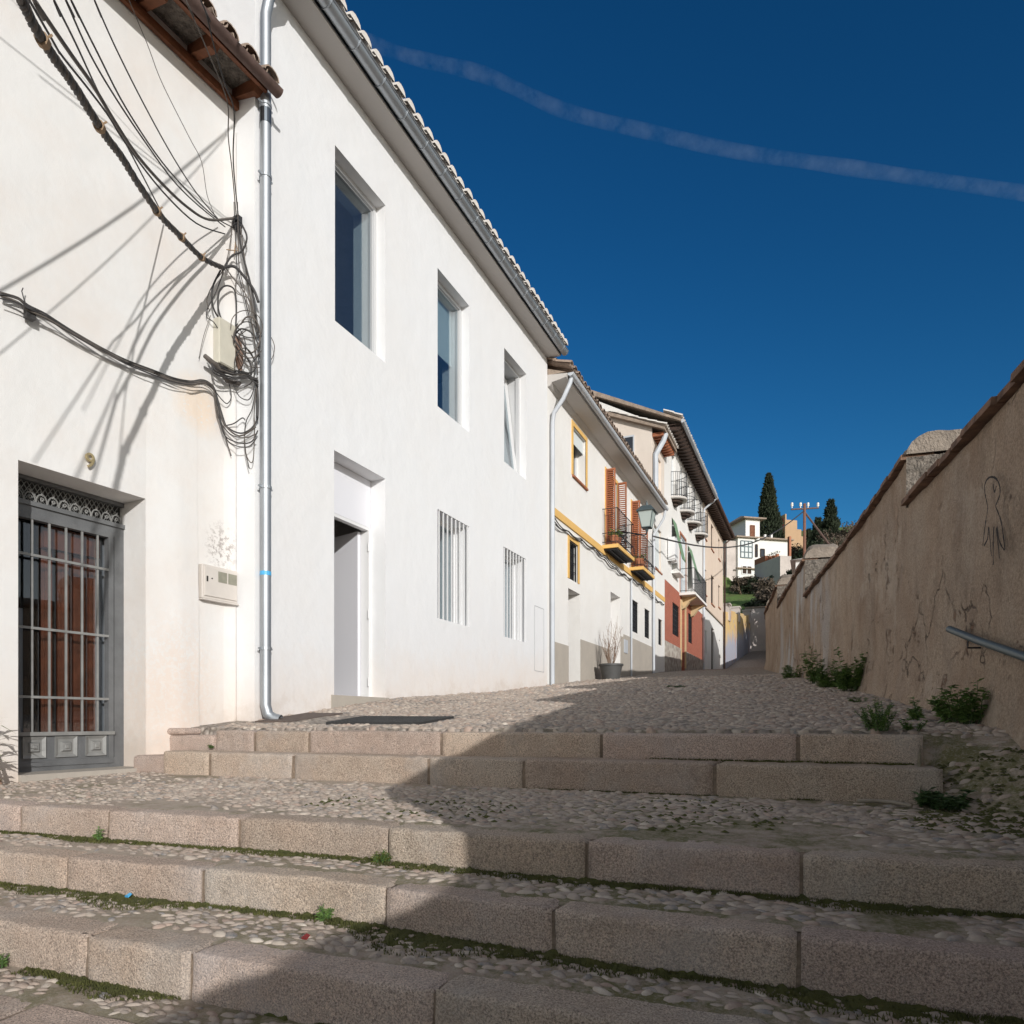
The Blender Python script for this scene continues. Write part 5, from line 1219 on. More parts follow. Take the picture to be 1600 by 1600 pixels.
b.build('chimney', M['h2'], hh)
for x_, y_, w_, h_ in ((1134, 838, 5, 14), (1141, 868, 5, 17)):   # windows in the shaded side of the villa
    P_ = atT(x_, y_, 80); b = MB(); q0 = fh.px(1153, y_, 0); o_ = -4.6 + (1153 - x_) * -.0; 
    for dd in (0,): b.fb(fh, mu0 - 1.26, mu0 - 1.201, -(1153 - x_) * .26 - 1.0, -(1153 - x_) * .26, P_.z - .9, P_.z + .5)
    b.build('window', M['glassd'], hh)
b = MB(); b.fb(fh, mu0 - .3, mu1 + .25, .0, .35, mz0 + .28 * (mz1 - mz0), mz0 + .28 * (mz1 - mz0) + .12); b.build('ledge', M['tile_far'], hh)
# terrace annex
O2 = atT(1219, 890, 66); fa = Frame((O2.x, O2.y), 53)
an = thing('terrace_annex', 'stained grey annex with a roof terrace and potted plants in front of the villa', 'house', (O2.x, O2.y, 12))
z1 = zpx(868, 66); z0 = zpx(935, 66); b = MB(); b.fb(fa, 0, 1.2, -4.3, 0, z0, z1); b.build('wall', M['grey_h'], an)
b = MB(); b.fb(fa, .001, 1.2, -4.3, -2.4, z1 + .001, z1 + .55); b.build('brick_parapet', M['shutter'], an)
b = MB(); b.fb(fa, -.04, -.002, -1.7, -1.2, z1 - 2.9, z1 - 1.6); b.build('window', M['glassd'], an)
b = MB(); b.fb(fa, -.04, -.002, -3.5, -3.15, z1 - 2.9, z1 - 1.8); b.build('window', M['glassd'], an)
b = MB(); b.fb(fa, 1.0, 1.2, -.3, .0, z1 + .001, z1 + 1.9); b.build('terrace_post', M['shutter'], an)
for k in range(3):
    u, o = .3, -2.1 + k * .6; t = thing('flower_pot', ['leftmost little pot on the grey annex terrace', 'middle little pot on the grey annex terrace', 'rightmost little pot on the grey annex terrace'][k], 'flower pot', fa(u, o, z1)); b = MB(); b.lathe([(0, 0), (.13, 0), (.19, .35), (0, .35)], fa(u, o, z1 + .002), 8); b.build('pot', M['terra'], t)
    b = MB()
    for _ in range(30): leafquad(b, Vector(fa(u, o, z1 + .45)) + rdir() * .2, .2, .08, rdir())
    b.build('foliage', M['leaf_d'], t)
# other small buildings
sh = thing('small_white_house', 'small white house with a grey roof peeping over the garden wall right of the villa', 'house', (-.8, 30, 2)); b = MB()
fs_ = Frame((-.8, 29.2), 0); b.fb(fs_, 0, 3.4, -3.6, 0, 2, 6.35)
sw = Frame((.2, 30), 20); b = MB(); b.box(-.75, 2.2, 30, 34, 1.5, 6.45); b.build('wall', M['h2'], sh); b = MB(); b.add([(-.95, 29.8, 6.451), (2.4, 29.8, 6.451), (2.4, 34.2, 6.451), (-.95, 34.2, 6.451), (-.2, 32, 7.0), (1.7, 32, 7.0)], [(0, 1, 5, 4), (1, 2, 5), (2, 3, 4, 5), (3, 0, 4), (3, 2, 1, 0)]); b.build('roof', M['grey_h'], sh)
p_ = atT(1283, 877, 40); q_ = atT(1335, 880, 40)
sh = thing('low_white_house', 'low white building just above the garden wall below the conifers', 'house', (p_.x, p_.y, 5)); b = MB(); b.box(p_.x, p_.x + 6, p_.y, p_.y + 4, 3, p_.z); b.build('wall', M['h2'], sh); b = MB(); b.box(p_.x - .1, p_.x + 6.1, p_.y - .1, p_.y + 4.1, p_.z + .001, p_.z + .12); b.build('roof', M['pvc'], sh)
O3 = atT(1229, 850, 112); fo = Frame((O3.x, O3.y), 53); ob = thing('ochre_building', 'stepped ochre building with a dark red shutter behind the cypress', 'building', (O3.x, O3.y, 24))
b = MB()
for x0, x1, y0 in ((1229, 1245.5, 812), (1245.6, 1252, 827), (1252.1, 1262, 838)):
    u0, z1 = fo.px(x0, y0, 0); u1 = fo.px(x1, y0, 0)[0]; b.fb(fo, u0, u1, -9, 0, 15, z1)
b.build('wall', M['ochreh'], ob); z1 = zpx(808, 112); b = MB(); b.fb(fo, -.25, -.01, -5, 0, 15, z1 + .5); b.build('side_wall', M['ochreh'], ob); b = MB(); b.fb(fo, -.35, -.251, -3.6, -.4, zpx(831, 112), z1); b.build('red_shutter', M['redpanel'], ob)

# ================================================================== trees and far shrubs
def conifer(name, x, t, ytop, ybot, wpx, label, n, shape, mt, group=None, leafs=.32):
    P = atT(x, ybot, t); zt = zpx(ytop, t); zb = P.z; R = wpx * t / F / 2; H = zt - zb
    tr = thing(name, label, 'tree', (P.x, P.y, zb - 1), group)
    b = MB(); b.tube([(P.x, P.y, zb - 4), (P.x, P.y, zb + H * .5), (P.x, P.y, zb + H * .95)], [R * .12, R * .08, .03], 6); b.build('trunk', M['twig'], tr)
    b = MB()
    for _ in range(n):
        h = random.random() ** 1.15; a = random.uniform(0, 6.283); rr = R * shape(h) * (1 + .22 * mnoise.noise(Vector((math.cos(a) * 1.5, math.sin(a) * 1.5, h * 9))) + .12 * mnoise.noise(Vector((math.cos(a) * 4, math.sin(a) * 4, h * 25)))) * random.uniform(.55, 1.02)
        p = Vector((P.x + rr * math.cos(a), P.y + rr * math.sin(a), zb + H * h)); d_ = Vector((math.cos(a) * .6, math.sin(a) * .6, random.uniform(.3, 1.4)))
        leafquad(b, p, random.uniform(.6, 1.3) * leafs, leafs * .45, d_ + rdir() * .35, rdir())
    b.build('crown', M[mt], tr); return tr
cone = lambda h: (1 - h) ** .75 * (.35 + .65 * min(1, h / .12) ** .5) if h < 1 else 0
conifer('cypress_tree', 1201, 92, 743, 880, 52, 'tall pointed dark cypress behind the villa', 15000, cone, 'cyp', leafs=.42)
conifer('pine_tree', 1298, 84, 785, 905, 70, 'layered dark conifer right of the telegraph pole', 9000, lambda h: (1 - h) ** .85 * (.75 + .25 * math.sin(h * 38)), 'cyp', leafs=.5)
conifer('pine_tree', 1278, 88, 813, 905, 36, 'slimmer dark conifer between the pole and the layered conifer', 4500, cone, 'cyp', leafs=.5)
conifer('cypress_tree', 1264, 96, 829, 905, 12, 'small thin cypress just right of the telegraph pole', 2000, cone, 'cyp', leafs=.45)
def shrub(name, c, r, n, label, mt, leafs=.2, stretch=(1, 1, 1), stem=True):
    t = thing(name, label, 'shrub', (c[0], c[1], c[2] - r * stretch[2])); b = MB()
    cl = [(rdir(-.6) * random.uniform(.2, .75), random.uniform(.25, .5)) for _ in range(14)]
    for _ in range(n):
        o, rr = random.choice(cl); p = (o + rdir(-1) * rr * random.random() ** .4) * r; p = Vector((p.x * stretch[0], p.y * stretch[1], p.z * stretch[2]))
        leafquad(b, Vector(c) + p, leafs * random.uniform(.6, 1.3), leafs * .5, rdir(-1), rdir())
    b.build('foliage', M[mt], t)
    if stem:
        b = MB()
        for _ in range(5): b.tube([(c[0], c[1], c[2] - r * stretch[2] * 1.1), Vector(c) + rdir(0) * r * .7], [.05 * r, .01 * r], 5)
        b.build('stem', M['twig'], t)
    return t
for px, py, t_, r, mt, lab in ((1275, 872, 76, 2.6, 'cyp', 'dark rounded bush at the foot of the slim conifer'), (1300, 868, 74, 2.8, 'cyp', 'dark rounded bush at the foot of the layered conifer'), (1318, 862, 72, 2.5, 'shrubfar', 'brown leafless shrub where the garden wall meets the conifers'),
    (1310, 842, 80, 2.2, 'shrubfar', 'grey brown bare crown beside the layered conifer'), (1246, 868, 90, 1.8, 'shrubfar', 'sparse bush below the ochre building'), (1160, 914, 70, 1.3, 'shrubfar', 'dark scrub hanging right below the glazed bay'), (1176, 920, 70, 1.5, 'cyp', 'dark evergreen scrub below the villa between the bay and the annex'),
    (1196, 926, 62, 1.5, 'shrubfar', 'bare branching scrub below the grey annex'), (1208, 934, 58, 1.6, 'shrubfar', 'tangled bare shrub against the annex foot'), (1186, 952, 62, 1.3, 'cyp', 'low dark bush behind the alley wall')):
    P = atT(px, py, t_); shrub('shrub', tuple(P), r, 1700, lab, mt, .32)
conifer('added_shade_tree', 1290, 50, 862, 1005, 150, 'dense evergreen added behind the garden wall to shade the alley wall', 9000, lambda h: math.sin(math.pi * min(1, h * .9 + .1)) ** .6, 'cyp', leafs=.4)  # tree put in to throw shade onto the alley wall
# telegraph pole
T0 = atT(1257, 885, 35); pole = thing('telegraph_pole', 'rust coloured telegraph pole with four white insulators on its crossarm', 'pole', (T0.x, T0.y, 3))
zt = zpx(787, 35); b = MB(); b.tube([(T0.x, T0.y, 2.2), (T0.x, T0.y, zt)], [.09, .065], 8); b.build('post', M['rustpole'], pole, smooth='auto')
ax = Vector((C, S, 0)); zc = zpx(794.5, 35); A = Vector((T0.x, T0.y, zc)); b = MB(); b.tube([A - ax * .68 - Vector((0, 0, .05)), A + ax * .72 + Vector((0, 0, .03))], .045, 4); b.build('crossarm', M['rust'], pole)
for k, (d_, hh_) in enumerate(((-.63, .16), (-.20, .18), (.18, .2), (.68, .16))):
    b = MB(); q = A + ax * d_; b.lathe([(.02, 0), (.02, .08), (.065, .09), (.07, .14), (.05, .17), (.065, .2), (.05, .26), (0, .27)], (q.x, q.y, q.z + .03), 8); b.build('insulator', M['ceram'], pole, smooth='auto')
b = MB(); b.tube([(T0.x, T0.y, zpx(800, 35)), atT(1312, 872, 35)], .05, 6); b.build('stay_strut', M['rust'], pole)
def wire(name, pts, r, label, mt='cable', group=None):
    b = MB(); b.tube(pts, r, 5); return tag(b.build(name, M[mt], None, smooth=True), label, 'cable', group)
a = Vector(fw(24.2, .1, 6.35)); e_ = Vector((T0.x, T0.y, zpx(798, 35)))
a = fw.pt(1021, 838, .15)
wire('overhead_wire', [a.lerp(e_, k / 16) + Vector((0, 0, -1.0 * math.sin(math.pi * k / 16))) for k in range(17)], .028, 'dark overhead wire slung from the cream house to the telegraph pole')
# ================================================================== contrail
def contrail():
    mb = MB(); P = [atT(x, y, 900) for x, y in ((560, 60), (640, 88), (760, 118), (880, 172), (1010, 205), (1150, 236), (1300, 258), (1450, 280), (1620, 305), (1750, 330))]
    mb.tube(spline(P, 5), [8.5 + 2.0 * mnoise.noise(Vector((k * .37, 0, 0))) for k in range(len(spline(P, 5)))], 12); o = mb.build('contrail', None if 0 else contrail_mat(), None, smooth=True); tag(o, 'thin pale aircraft trail crossing the deep blue sky', 'contrail', kind='stuff')
def contrail_mat():
    m = bpy.data.materials.new('thin_vapour'); m.use_nodes = True; t = m.node_tree; t.nodes.clear(); out = ND(t, 'OutputMaterial'); v = ND(t, 'VolumePrincipled'); t.links.new(v.outputs[0], out.inputs['Volume'])
    v.inputs['Color'].default_value = (.95, .96, 1, 1); v.inputs['Anisotropy'].default_value = .2
    n1 = ramp(t, noise(t, .03, 7, .8), .38, .72); t.links.new(mul(t, n1, .010), v.inputs['Density']); return m
contrail()
# ================================================================== cables on the old house
def img_cable(name, pts, t_end, off0, r, label=None, mt='cable', parent=None, s=5, group=None, from_end=True, scl=3.5556, oy=0, n=6):
    """pts in photo pixels, wall end last; depth eased from t_end at the free end to the wall"""
    P = [(x / scl, oy + y / scl) for x, y in pts]
    L = [0]
    for a_, b_ in zip(P, P[1:]): L.append(L[-1] + math.hypot(a_[0] - b_[0], a_[1] - b_[1]))
    wl = f9.pt(*P[-1], off0); tw = -S * wl.x + C * wl.y
    Q = []
    for (x, y), l in zip(P, L):
        f = 1 - l / L[-1] if L[-1] else 0
        it = (1 / tw) * (1 - f) + (1 / t_end) * f; Q.append(atT(x, y, 1 / it))
    Q = [Q[0] + (Q[0] - Q[1]).normalized() * 2.5] + Q
    b = MB(); b.tube(spline(Q, s), r, n); o = b.build(name, M[mt], parent, smooth=True)
    if label: tag(o, label, 'cable', group)
    return o, spline(Q, s)
K = 'overhead cables meeting at the wall bracket'
BP = [(90, -60), (120, 0), (200, 160), (300, 320), (400, 460), (500, 620), (590, 760), (680, 880), (780, 1040), (900, 1210), (1000, 1310), (1120, 1430), (1240, 1490)]
P = [(x / 3.5556, y / 3.5556) for x, y in BP]; L = [0]
for a_, b_ in zip(P, P[1:]): L.append(L[-1] + math.hypot(a_[0] - b_[0], a_[1] - b_[1]))
wl = f9.pt(*P[-1], .12); tw = -S * wl.x + C * wl.y
Q = [atT(x, y, 1 / ((1 / tw) * (l / L[-1]) + (1 / 2.85) * (1 - l / L[-1]))) for (x, y), l in zip(P, L)]
Q = [Q[0] + (Q[0] - Q[1]).normalized() * (2.5 - .5 * k) for k in range(4)] + Q; Q = spline(Q, 16); cbt = thing('cable_bundle', 'thick twisted black cable bundle sweeping down from the top left corner', 'cable', tuple(Q[-1]))
for j in range(4):
    pts = []
    for i, p in enumerate(Q):
        d_ = (Q[min(i + 1, len(Q) - 1)] - Q[max(0, i - 1)]).normalized(); u_ = d_.cross(Vector((0, 0, 1))).normalized(); v_ = d_.cross(u_); a = i * .55 + j * math.pi / 2; rr = .0125 * (1 + .25 * nz(i * .2, j))
        pts.append(p + u_ * rr * math.cos(a) + v_ * rr * math.sin(a))
    b = MB(); b.tube(pts, .0115, 6); b.build('strand', M['cable'] if j % 2 else M['cable2'], cbt, smooth=True)
b = MB()
for f in (.40, .60, .80, .88, .94):
    i = int(f * (len(Q) - 1)); d_ = (Q[i + 1] - Q[i]).normalized(); b.tube([Q[i] - d_ * .02, Q[i] + d_ * .02], .030, 8); u_ = d_.orthogonal().normalized(); b.tube([Q[i], Q[i] + u_ * .05 + d_ * .02], .006, 4)
b.build('binding', M['rope'], cbt)
CAB = [([(160, -60), (190, 0), (290, 150), (400, 310), (520, 480), (640, 680), (760, 860), (900, 1020), (1040, 1150), (1160, 1220), (1300, 1212)], 3.2, .011, 'cable2', 'medium brown cable just right of the thick twisted bundle'),
 ([(280, -50), (300, 0), (420, 240), (560, 540), (700, 800), (820, 1030), (905, 1195)], 3.3, .0055, 'cable', 'thin cable dropping onto the thick bundle two thirds of the way down'),
 ([(340, -50), (365, 0), (500, 300), (640, 540), (800, 780), (960, 1000), (1100, 1140), (1250, 1260)], 3.5, .0055, 'cable', 'left one of the close pair of thin cables crossing the plain wall'),
 ([(372, -50), (395, 0), (540, 290), (700, 600), (900, 900), (1080, 1100), (1200, 1210), (1290, 1262)], 3.55, .0055, 'cable', 'right one of the close pair of thin cables crossing the plain wall'),
 ([(505, -50), (525, 0), (640, 260), (800, 580), (960, 870), (1090, 1070), (1210, 1215)], 3.9, .005, 'cable', 'lone thin cable starting left of the timber eave'),
 ([(700, -40), (820, 250), (900, 460), (1050, 760), (1120, 900), (1150, 1080), (1190, 1190)], 5.0, .003, 'cable2', 'faint hair thin wire hanging beside the timber eave'),
 ([(220, 100), (330, 290), (480, 480), (600, 640), (700, 800), (900, 1060), (1090, 1240), (1250, 1300)], 3.6, .0065, 'cable', 'thin cable looping between the thick bundle and the wall bracket'),
 ([(990, -80), (1030, 0), (1160, 300), (1262, 560), (1268, 760), (1290, 950), (1312, 1200)], 5.0, .005, 'cable2', 'left wire crossing the rusty gutter down to the bracket'),
 ([(1080, -80), (1140, 60), (1190, 260), (1250, 470), (1300, 620), (1296, 900), (1325, 1210)], 5.0, .006, 'cable', 'right wire crossing the rusty gutter down to the bracket')]
for pts, te, r, mt, lab in CAB: img_cable('overhead_cable', pts, te, .07, r, lab, mt, group=K)
# two cables high overhead whose shadows cross the plain wall
for (xa, ya), (xb, yb), r, lab in (((352, 204), (-10, 458), .0095, 'overhead cable passing above the frame, shading the wall with the upper slanting line'), ((330, 235), (-10, 558), .005, 'overhead cable passing above the frame, shading the wall with the lower slanting line')):
    sv = Vector((1, -.95, .38)); A = f9.pt(xa, ya, 0) + sv * 1.6; B = f9.pt(xb, yb, 0) + sv * 1.6; d_ = (B - A)
    b = MB(); b.tube([A - d_ * .1 + d_ * 1.6 * k / 14 - Vector((0, 0, .10 * math.sin(math.pi * min(1, k / 10)))) for k in range(15)], r, 6); tag(b.build('overhead_cable', M['cable'], None, smooth=True), lab, 'cable', K)
# the tangle
tg = thing('cable_tangle', 'tangle of looping black and grey cables on the wall beside the downpipe', 'cable', tuple(f9.pt(372, 560, .0)))
def hug(x, y, off):
    # follow the old house wall, then its corner, then the white facade, always just proud of the surface
    a = f9.pt(x, y, off); ta = -S * a.x + C * a.y; r = ray(x)
    tb = (5.15 - .03 - off * .5) / r[1]; tc = (-5.0 + .03 + off * .5) / r[0]
    if x > 366: ta = min(ta, tb) if x <= 397 else min(ta, tb, tc) if tc < tb else min(ta, tc)
    return atT(x, y, ta)
def wc(pts, off, r, mt='cable', s=5, oy=400, part='cable'):
    Q = [hug(x / 3.5556, oy + y / 3.5556, o) for (x, y), o in zip(pts, off if isinstance(off, (list, tuple)) else [off + .02 * math.sin(i * 1.7) for i in range(len(pts))])]
    b = MB(); b.tube(spline(Q, s), r, 5); return b.build(part, M[mt], tg, smooth=True)
wc([(1345, 1250), (1372, 1320), (1345, 1395), (1290, 1420), (1250, 1475)], .09, .009, oy=0)
wc([(1230, 1490), (1300, 1480), (1360, 1540), (1410, 1610), (1436, 1680)], .10, .014, 'cable', oy=0)
wc([(1320, 1250), (1345, 1400), (1395, 1590), (1415, 1700), (1436, 1850)], .06, .010, 'cable', oy=0)
wc([(1335, 1260), (1360, 1440), (1380, 1600), (1425, 1800)], .05, .006, 'cable2', oy=0)
wc([(1290, 1230), (1280, 1340), (1250, 1480), (1190, 1570), (1150, 1660), (1165, 1730)], .06, .0045, 'cable2', oy=0)
wc([(1225, 80), (1180, 180), (1185, 285), (1230, 365), (1290, 450), (1345, 525), (1390, 600), (1395, 660)], .08, .009)
wc([(1305, 440), (1312, 330), (1311, 240), (1298, 182), (1255, 165), (1218, 200), (1212, 290), (1245, 380), (1305, 445)], .07, .008)
wc([(1308, 432), (1340, 405), (1395, 425), (1432, 485), (1440, 560)], .08, .008)
wc([(1240, 90), (1200, 200), (1155, 290), (1150, 340), (1190, 370), (1230, 440)], .05, .005)
wc([(1250, 60), (1300, 130), (1370, 220), (1410, 330), (1430, 440)], .04, .005, 'cable2')
wc([(1320, 100), (1310, 200), (1385, 240), (1400, 330), (1420, 420)], .04, .004, 'cable2')
wc([(1170, 330), (1130, 450), (1105, 570)], .03, .003, 'cable2')
wc([(1310, 440), (1360, 500), (1410, 570), (1420, 620), (1390, 650), (1340, 640)], .07, .008)
for k in range(9):
    wc([(1145 + 5 * k, 550 + 8 * k), (1200 + random.uniform(-10, 10), 595 + 7 * k), (1290, 625 + 8 * k + random.uniform(-12, 12)), (1370, 665 + random.uniform(-14, 14)), (1434, 700 + random.uniform(-25, 25))], .05 + .012 * k, random.choice((.005, .007, .009)), random.choice(('cable', 'cable2')))
for k in range(8):   # slack loops crowding round the boxes
    x0 = random.uniform(1180, 1330); y0 = random.uniform(380, 620); w_ = random.uniform(50, 110); h_ = random.uniform(40, 130); a0 = random.uniform(0, 6.28)
    wc([(x0 + w_ + w_ * math.cos(a0 + q * .62) * (1 + .02 * q), y0 + h_ * math.sin(a0 + q * .62)) for q in range(random.randint(6, 11))], random.uniform(.05, .11), random.choice((.004, .005, .007)), random.choice(('cable', 'cable', 'cable2')))
for k in range(2): wc([(1300 + 20 * k, -300), (1310 + 14 * k, -100), (1318 + 12 * k, 60), (1350 + 10 * k, 200), (1405 + 4 * k, 420), (1432, 640 + 20 * k)], .05 + .01 * k, .0045, 'cable2' if k % 2 else 'cable')
LOW = [(0, 210), (100, 240), (160, 285), (260, 335), (400, 425), (560, 520), (700, 590), (850, 645), (960, 685), (1060, 703), (1130, 697), (1185, 735)]
tails = [[(1210, 800), (1235, 885), (1262, 950), (1335, 985), (1395, 960), (1432, 905)], [(1200, 820), (1225, 920), (1280, 990), (1360, 1010), (1430, 985)], [(1215, 850), (1232, 950), (1262, 1010), (1340, 1040), (1400, 1030), (1432, 970)], [(1205, 870), (1240, 960), (1262, 1040), (1285, 1110)],
         [(1225, 790), (1262, 820), (1285, 780), (1270, 700)], [(1195, 780), (1220, 860), (1250, 940), (1330, 1000), (1420, 950)], [(1200, 840), (1250, 1000), (1300, 1050), (1380, 1060), (1425, 1010)]]
lb = thing('cable_bundle', 'low loose bundle of grey cables running left from the tangle above the house number', 'cable', tuple(f9.pt(150, 560, 0)))
for j, tl in enumerate(tails):
    pts = [(x, y + (j - 3) * 3 + 16 * math.sin(i * .8 + j * 1.3) * (1 - i / 12) * (.4 + .1 * j)) for i, (x, y) in enumerate(LOW)] + tl
    Q = [hug(x / 3.5556, 400 + y / 3.5556, .035 + .008 * j + .02 * math.sin(i + j)) for i, (x, y) in enumerate(pts)]
    b = MB(); b.tube(spline(Q, 4), random.choice((.005, .0065, .008)), 5); b.build('cable', M['cable2'] if j % 2 else M['cable'], lb, smooth=True)
b = MB(); q = f9.pt(46, 488, .06); b.fb(f9, *( (f9.px(40, 488, .06)[0], f9.px(54, 488, .06)[0], .03, .08) ), f9.px(46, 498, .06)[1], f9.px(46, 480, .06)[1]); b.tube([q, f9.pt(38, 470, .06), f9.pt(34, 455, .06), f9.pt(36, 450, .05)], .004, 5); b.build('junction_clip', M['cable'], lb)
wc([(1320, 690), (1300, 720), (1330, 780), (1375, 800), (1400, 770), (1420, 690)], .06, .005)
wc([(1420, 740), (1400, 850), (1365, 930), (1360, 1060), (1385, 1180)], .05, .005)
wc([(1428, 700), (1418, 800), (1412, 880), (1415, 960), (1405, 1140), (1370, 1110), (1358, 1000)], .06, .005, 'cable2')
wc([(1425, 680), (1432, 800), (1430, 900)], .05, .014)
wc([(1262, 940), (1300, 930), (1345, 900), (1362, 912)], .04, .006)
b = MB(); qq = f9.pt(397, 655, .07); b.lathe([(0, -.035), (.025, -.03), (.03, .0), (.022, .03), (0, .04)], tuple(qq), 10); b.build('cable_cap', M['cable'], tg, smooth=True)
# bracket with clamps where the overhead cables meet
br = thing('cable_bracket', 'dark iron bracket with clamps anchoring the overhead cables near the wall corner', 'bracket', tuple(f9.pt(374, 350, 0)))
b = MB(); c_ = f9.px(372, 348, .05); b.fb(f9, c_[0] - .035, c_[0] + .04, 0, .09, c_[1] - .06, c_[1] + .05); b.tube([f9.pt(368, 341, .10), f9.pt(383, 354, .07)], .012, 6); b.tube([f9.pt(366, 350, .06), f9.pt(380, 372, .06)], .016, 6)
for k in range(6): p = f9.pt(369 + 2 * k, 345 + 5 * k, .07 + .01 * (k % 2)); b.lathe([(0, -.018), (.018, -.01), (.018, .01), (0, .018)], tuple(p), 8)
b.build('clamp', M['iron'], br, smooth='auto'); b = MB(); b.tube([f9.pt(348, 419, .0), f9.pt(348, 419, .13)], .012, 6); b.tube([f9.pt(354, 390, .08), f9.pt(372, 392, .06), f9.pt(368, 378, .06), f9.pt(366, 396, .07)], .005, 5); b.build('hook', M['rope'], br)
# junction boxes
jb = thing('junction_box', 'beige plastic junction box half buried in the cable tangle', 'junction box', tuple(f9.pt(345, 550, 0))); a_ = f9.px(336, 568, .03); c_ = f9.px(362, 512, .03)
b = MB(); b.fb(f9, a_[0], c_[0], 0, .085, a_[1], c_[1]); o = b.build('casing', M['box'], jb); bv = o.modifiers.new('b', 'BEVEL'); bv.width = .008; bv.segments = 2; b = MB(); b.fb(f9, a_[0] + .01, c_[0] - .01, .085, .092, a_[1] + .01, c_[1] - .01); b.build('lid', M['box'], jb)
jb = thing('cover_tile', 'rusty brown curved cover beside the beige junction box', 'cover', tuple(f9.pt(370, 560, 0))); b = MB(); p0 = f9.pt(368, 528, .05); p1 = f9.pt(382, 588, .06); b.tube([p0, p0.lerp(p1, .5), p1], [.045, .05, .05], 10); b.build('cover', M['brownplast'], jb, smooth='auto')
b = MB(); q = f9.pt(325, 568, .1); wl_ = thing('broken_conduit', 'short broken grey conduit end sticking out left of the junction box', 'conduit', tuple(q)); b.tube([f9.pt(320, 556, .12), f9.pt(336, 570, .1), f9.pt(356, 596, .06), f9.pt(400, 604, .05)], [.02, .026, .022, .018], 8); b.build('conduit', M['cable2'], wl_, smooth=True)

# ================================================================== covers in the street
mc = thing('manhole_cover', 'thin brown metal cover lying beside the foot of the downpipe', 'cover', (-4.62, 5.42, .0))
def tilted(x0, x1, y0, y1, th, m=MB):
    b = MB(); P = [(x0, y0), (x1, y0), (x1, y1), (x0, y1)]; b.hexa([(x, y, gz(x, y) - .03) for x, y in P] + [(x, y, gz(x, y) + th) for x, y in P]); return b
tilted(-4.90, -4.45, 5.05, 5.80, .012).build('plate', M['manhole'], mc)
dgr = thing('drain_grate', 'black iron grid set in the cobbles just above the top step', 'drain', (-3.6, 5.2, 0)); b = MB(); gx0, gx1, gy0, gy1 = -3.95, -3.0, 4.92, 5.5
for k in range(25): x = gx0 + (gx1 - gx0) * k / 24; b.hexa([(x - .007, gy0, gz(x, gy0) - .02), (x + .007, gy0, gz(x, gy0) - .02), (x + .007, gy1, gz(x, gy1) - .02), (x - .007, gy1, gz(x, gy1) - .02), (x - .007, gy0, gz(x, gy0) + .022), (x + .007, gy0, gz(x, gy0) + .022), (x + .007, gy1, gz(x, gy1) + .022), (x - .007, gy1, gz(x, gy1) + .022)])
for k in range(14): y = gy0 + (gy1 - gy0) * k / 13; b.hexa([(gx0, y - .007, gz(gx0, y) - .02), (gx1, y - .007, gz(gx1, y) - .02), (gx1, y + .007, gz(gx1, y) - .02), (gx0, y + .007, gz(gx0, y) - .02), (gx0, y - .007, gz(gx0, y) + .02), (gx1, y - .007, gz(gx1, y) + .02), (gx1, y + .007, gz(gx1, y) + .02), (gx0, y + .007, gz(gx0, y) + .02)])
b.build('grid', M['drain'], dgr); tilted(gx0, gx1, gy0, gy1, -.005).build('pit', M['dark'], dgr)
b = MB(); P = [atT(x, y, 1) for x, y in ()]
a_ = Vector((.02, 3.42, -.425)); c0 = lambda x, y: (lambda r, t: Vector((r[0] * t, r[1] * t, 0)))(ray(x), .44 * F / (y - HY))
P = [c0(1340, 1260), c0(1365, 1260), c0(1395, 1262), c0(1424, 1267)]; b = MB(); b.tube([Vector((p.x, p.y, lz(p.x, p.y) + .022)) for p in P], .011, 6); tag(b.build('stick', M['card'], None, smooth=True), 'pale bent stick lying on the landing below the end of the lower upper step', 'stick')
# litter
for px, py, z, col, lab, nm in ((88, 1385, -.775, 'framew', 'scrap of white paper in the moss of the lower left tread', 'paper_scrap'), (200, 1408, -.775, 'sticker', 'small blue wrapper in the moss of the lower left tread', 'wrapper'), (477, 1475, -.775, 'redpanel', 'small red wrapper on the pebbles behind the lowest long step', 'wrapper')):
    r_ = ray(px); t_ = -z * F / (py - HY); p = Vector((r_[0] * t_, r_[1] * t_, z + .022)); b = MB(); b.add([p + Vector((-.014, -.006, 0)), p + Vector((.012, -.010, .004)), p + Vector((.016, .008, .009)), p + Vector((-.004, .012, .012)), p + Vector((-.012, -.004, -.006)), p + Vector((.013, -.008, -.004))], [(0, 1, 2, 3), (0, 4, 5, 1), (1, 5, 2)]); tag(b.build(nm, M[col], None), lab, 'litter')

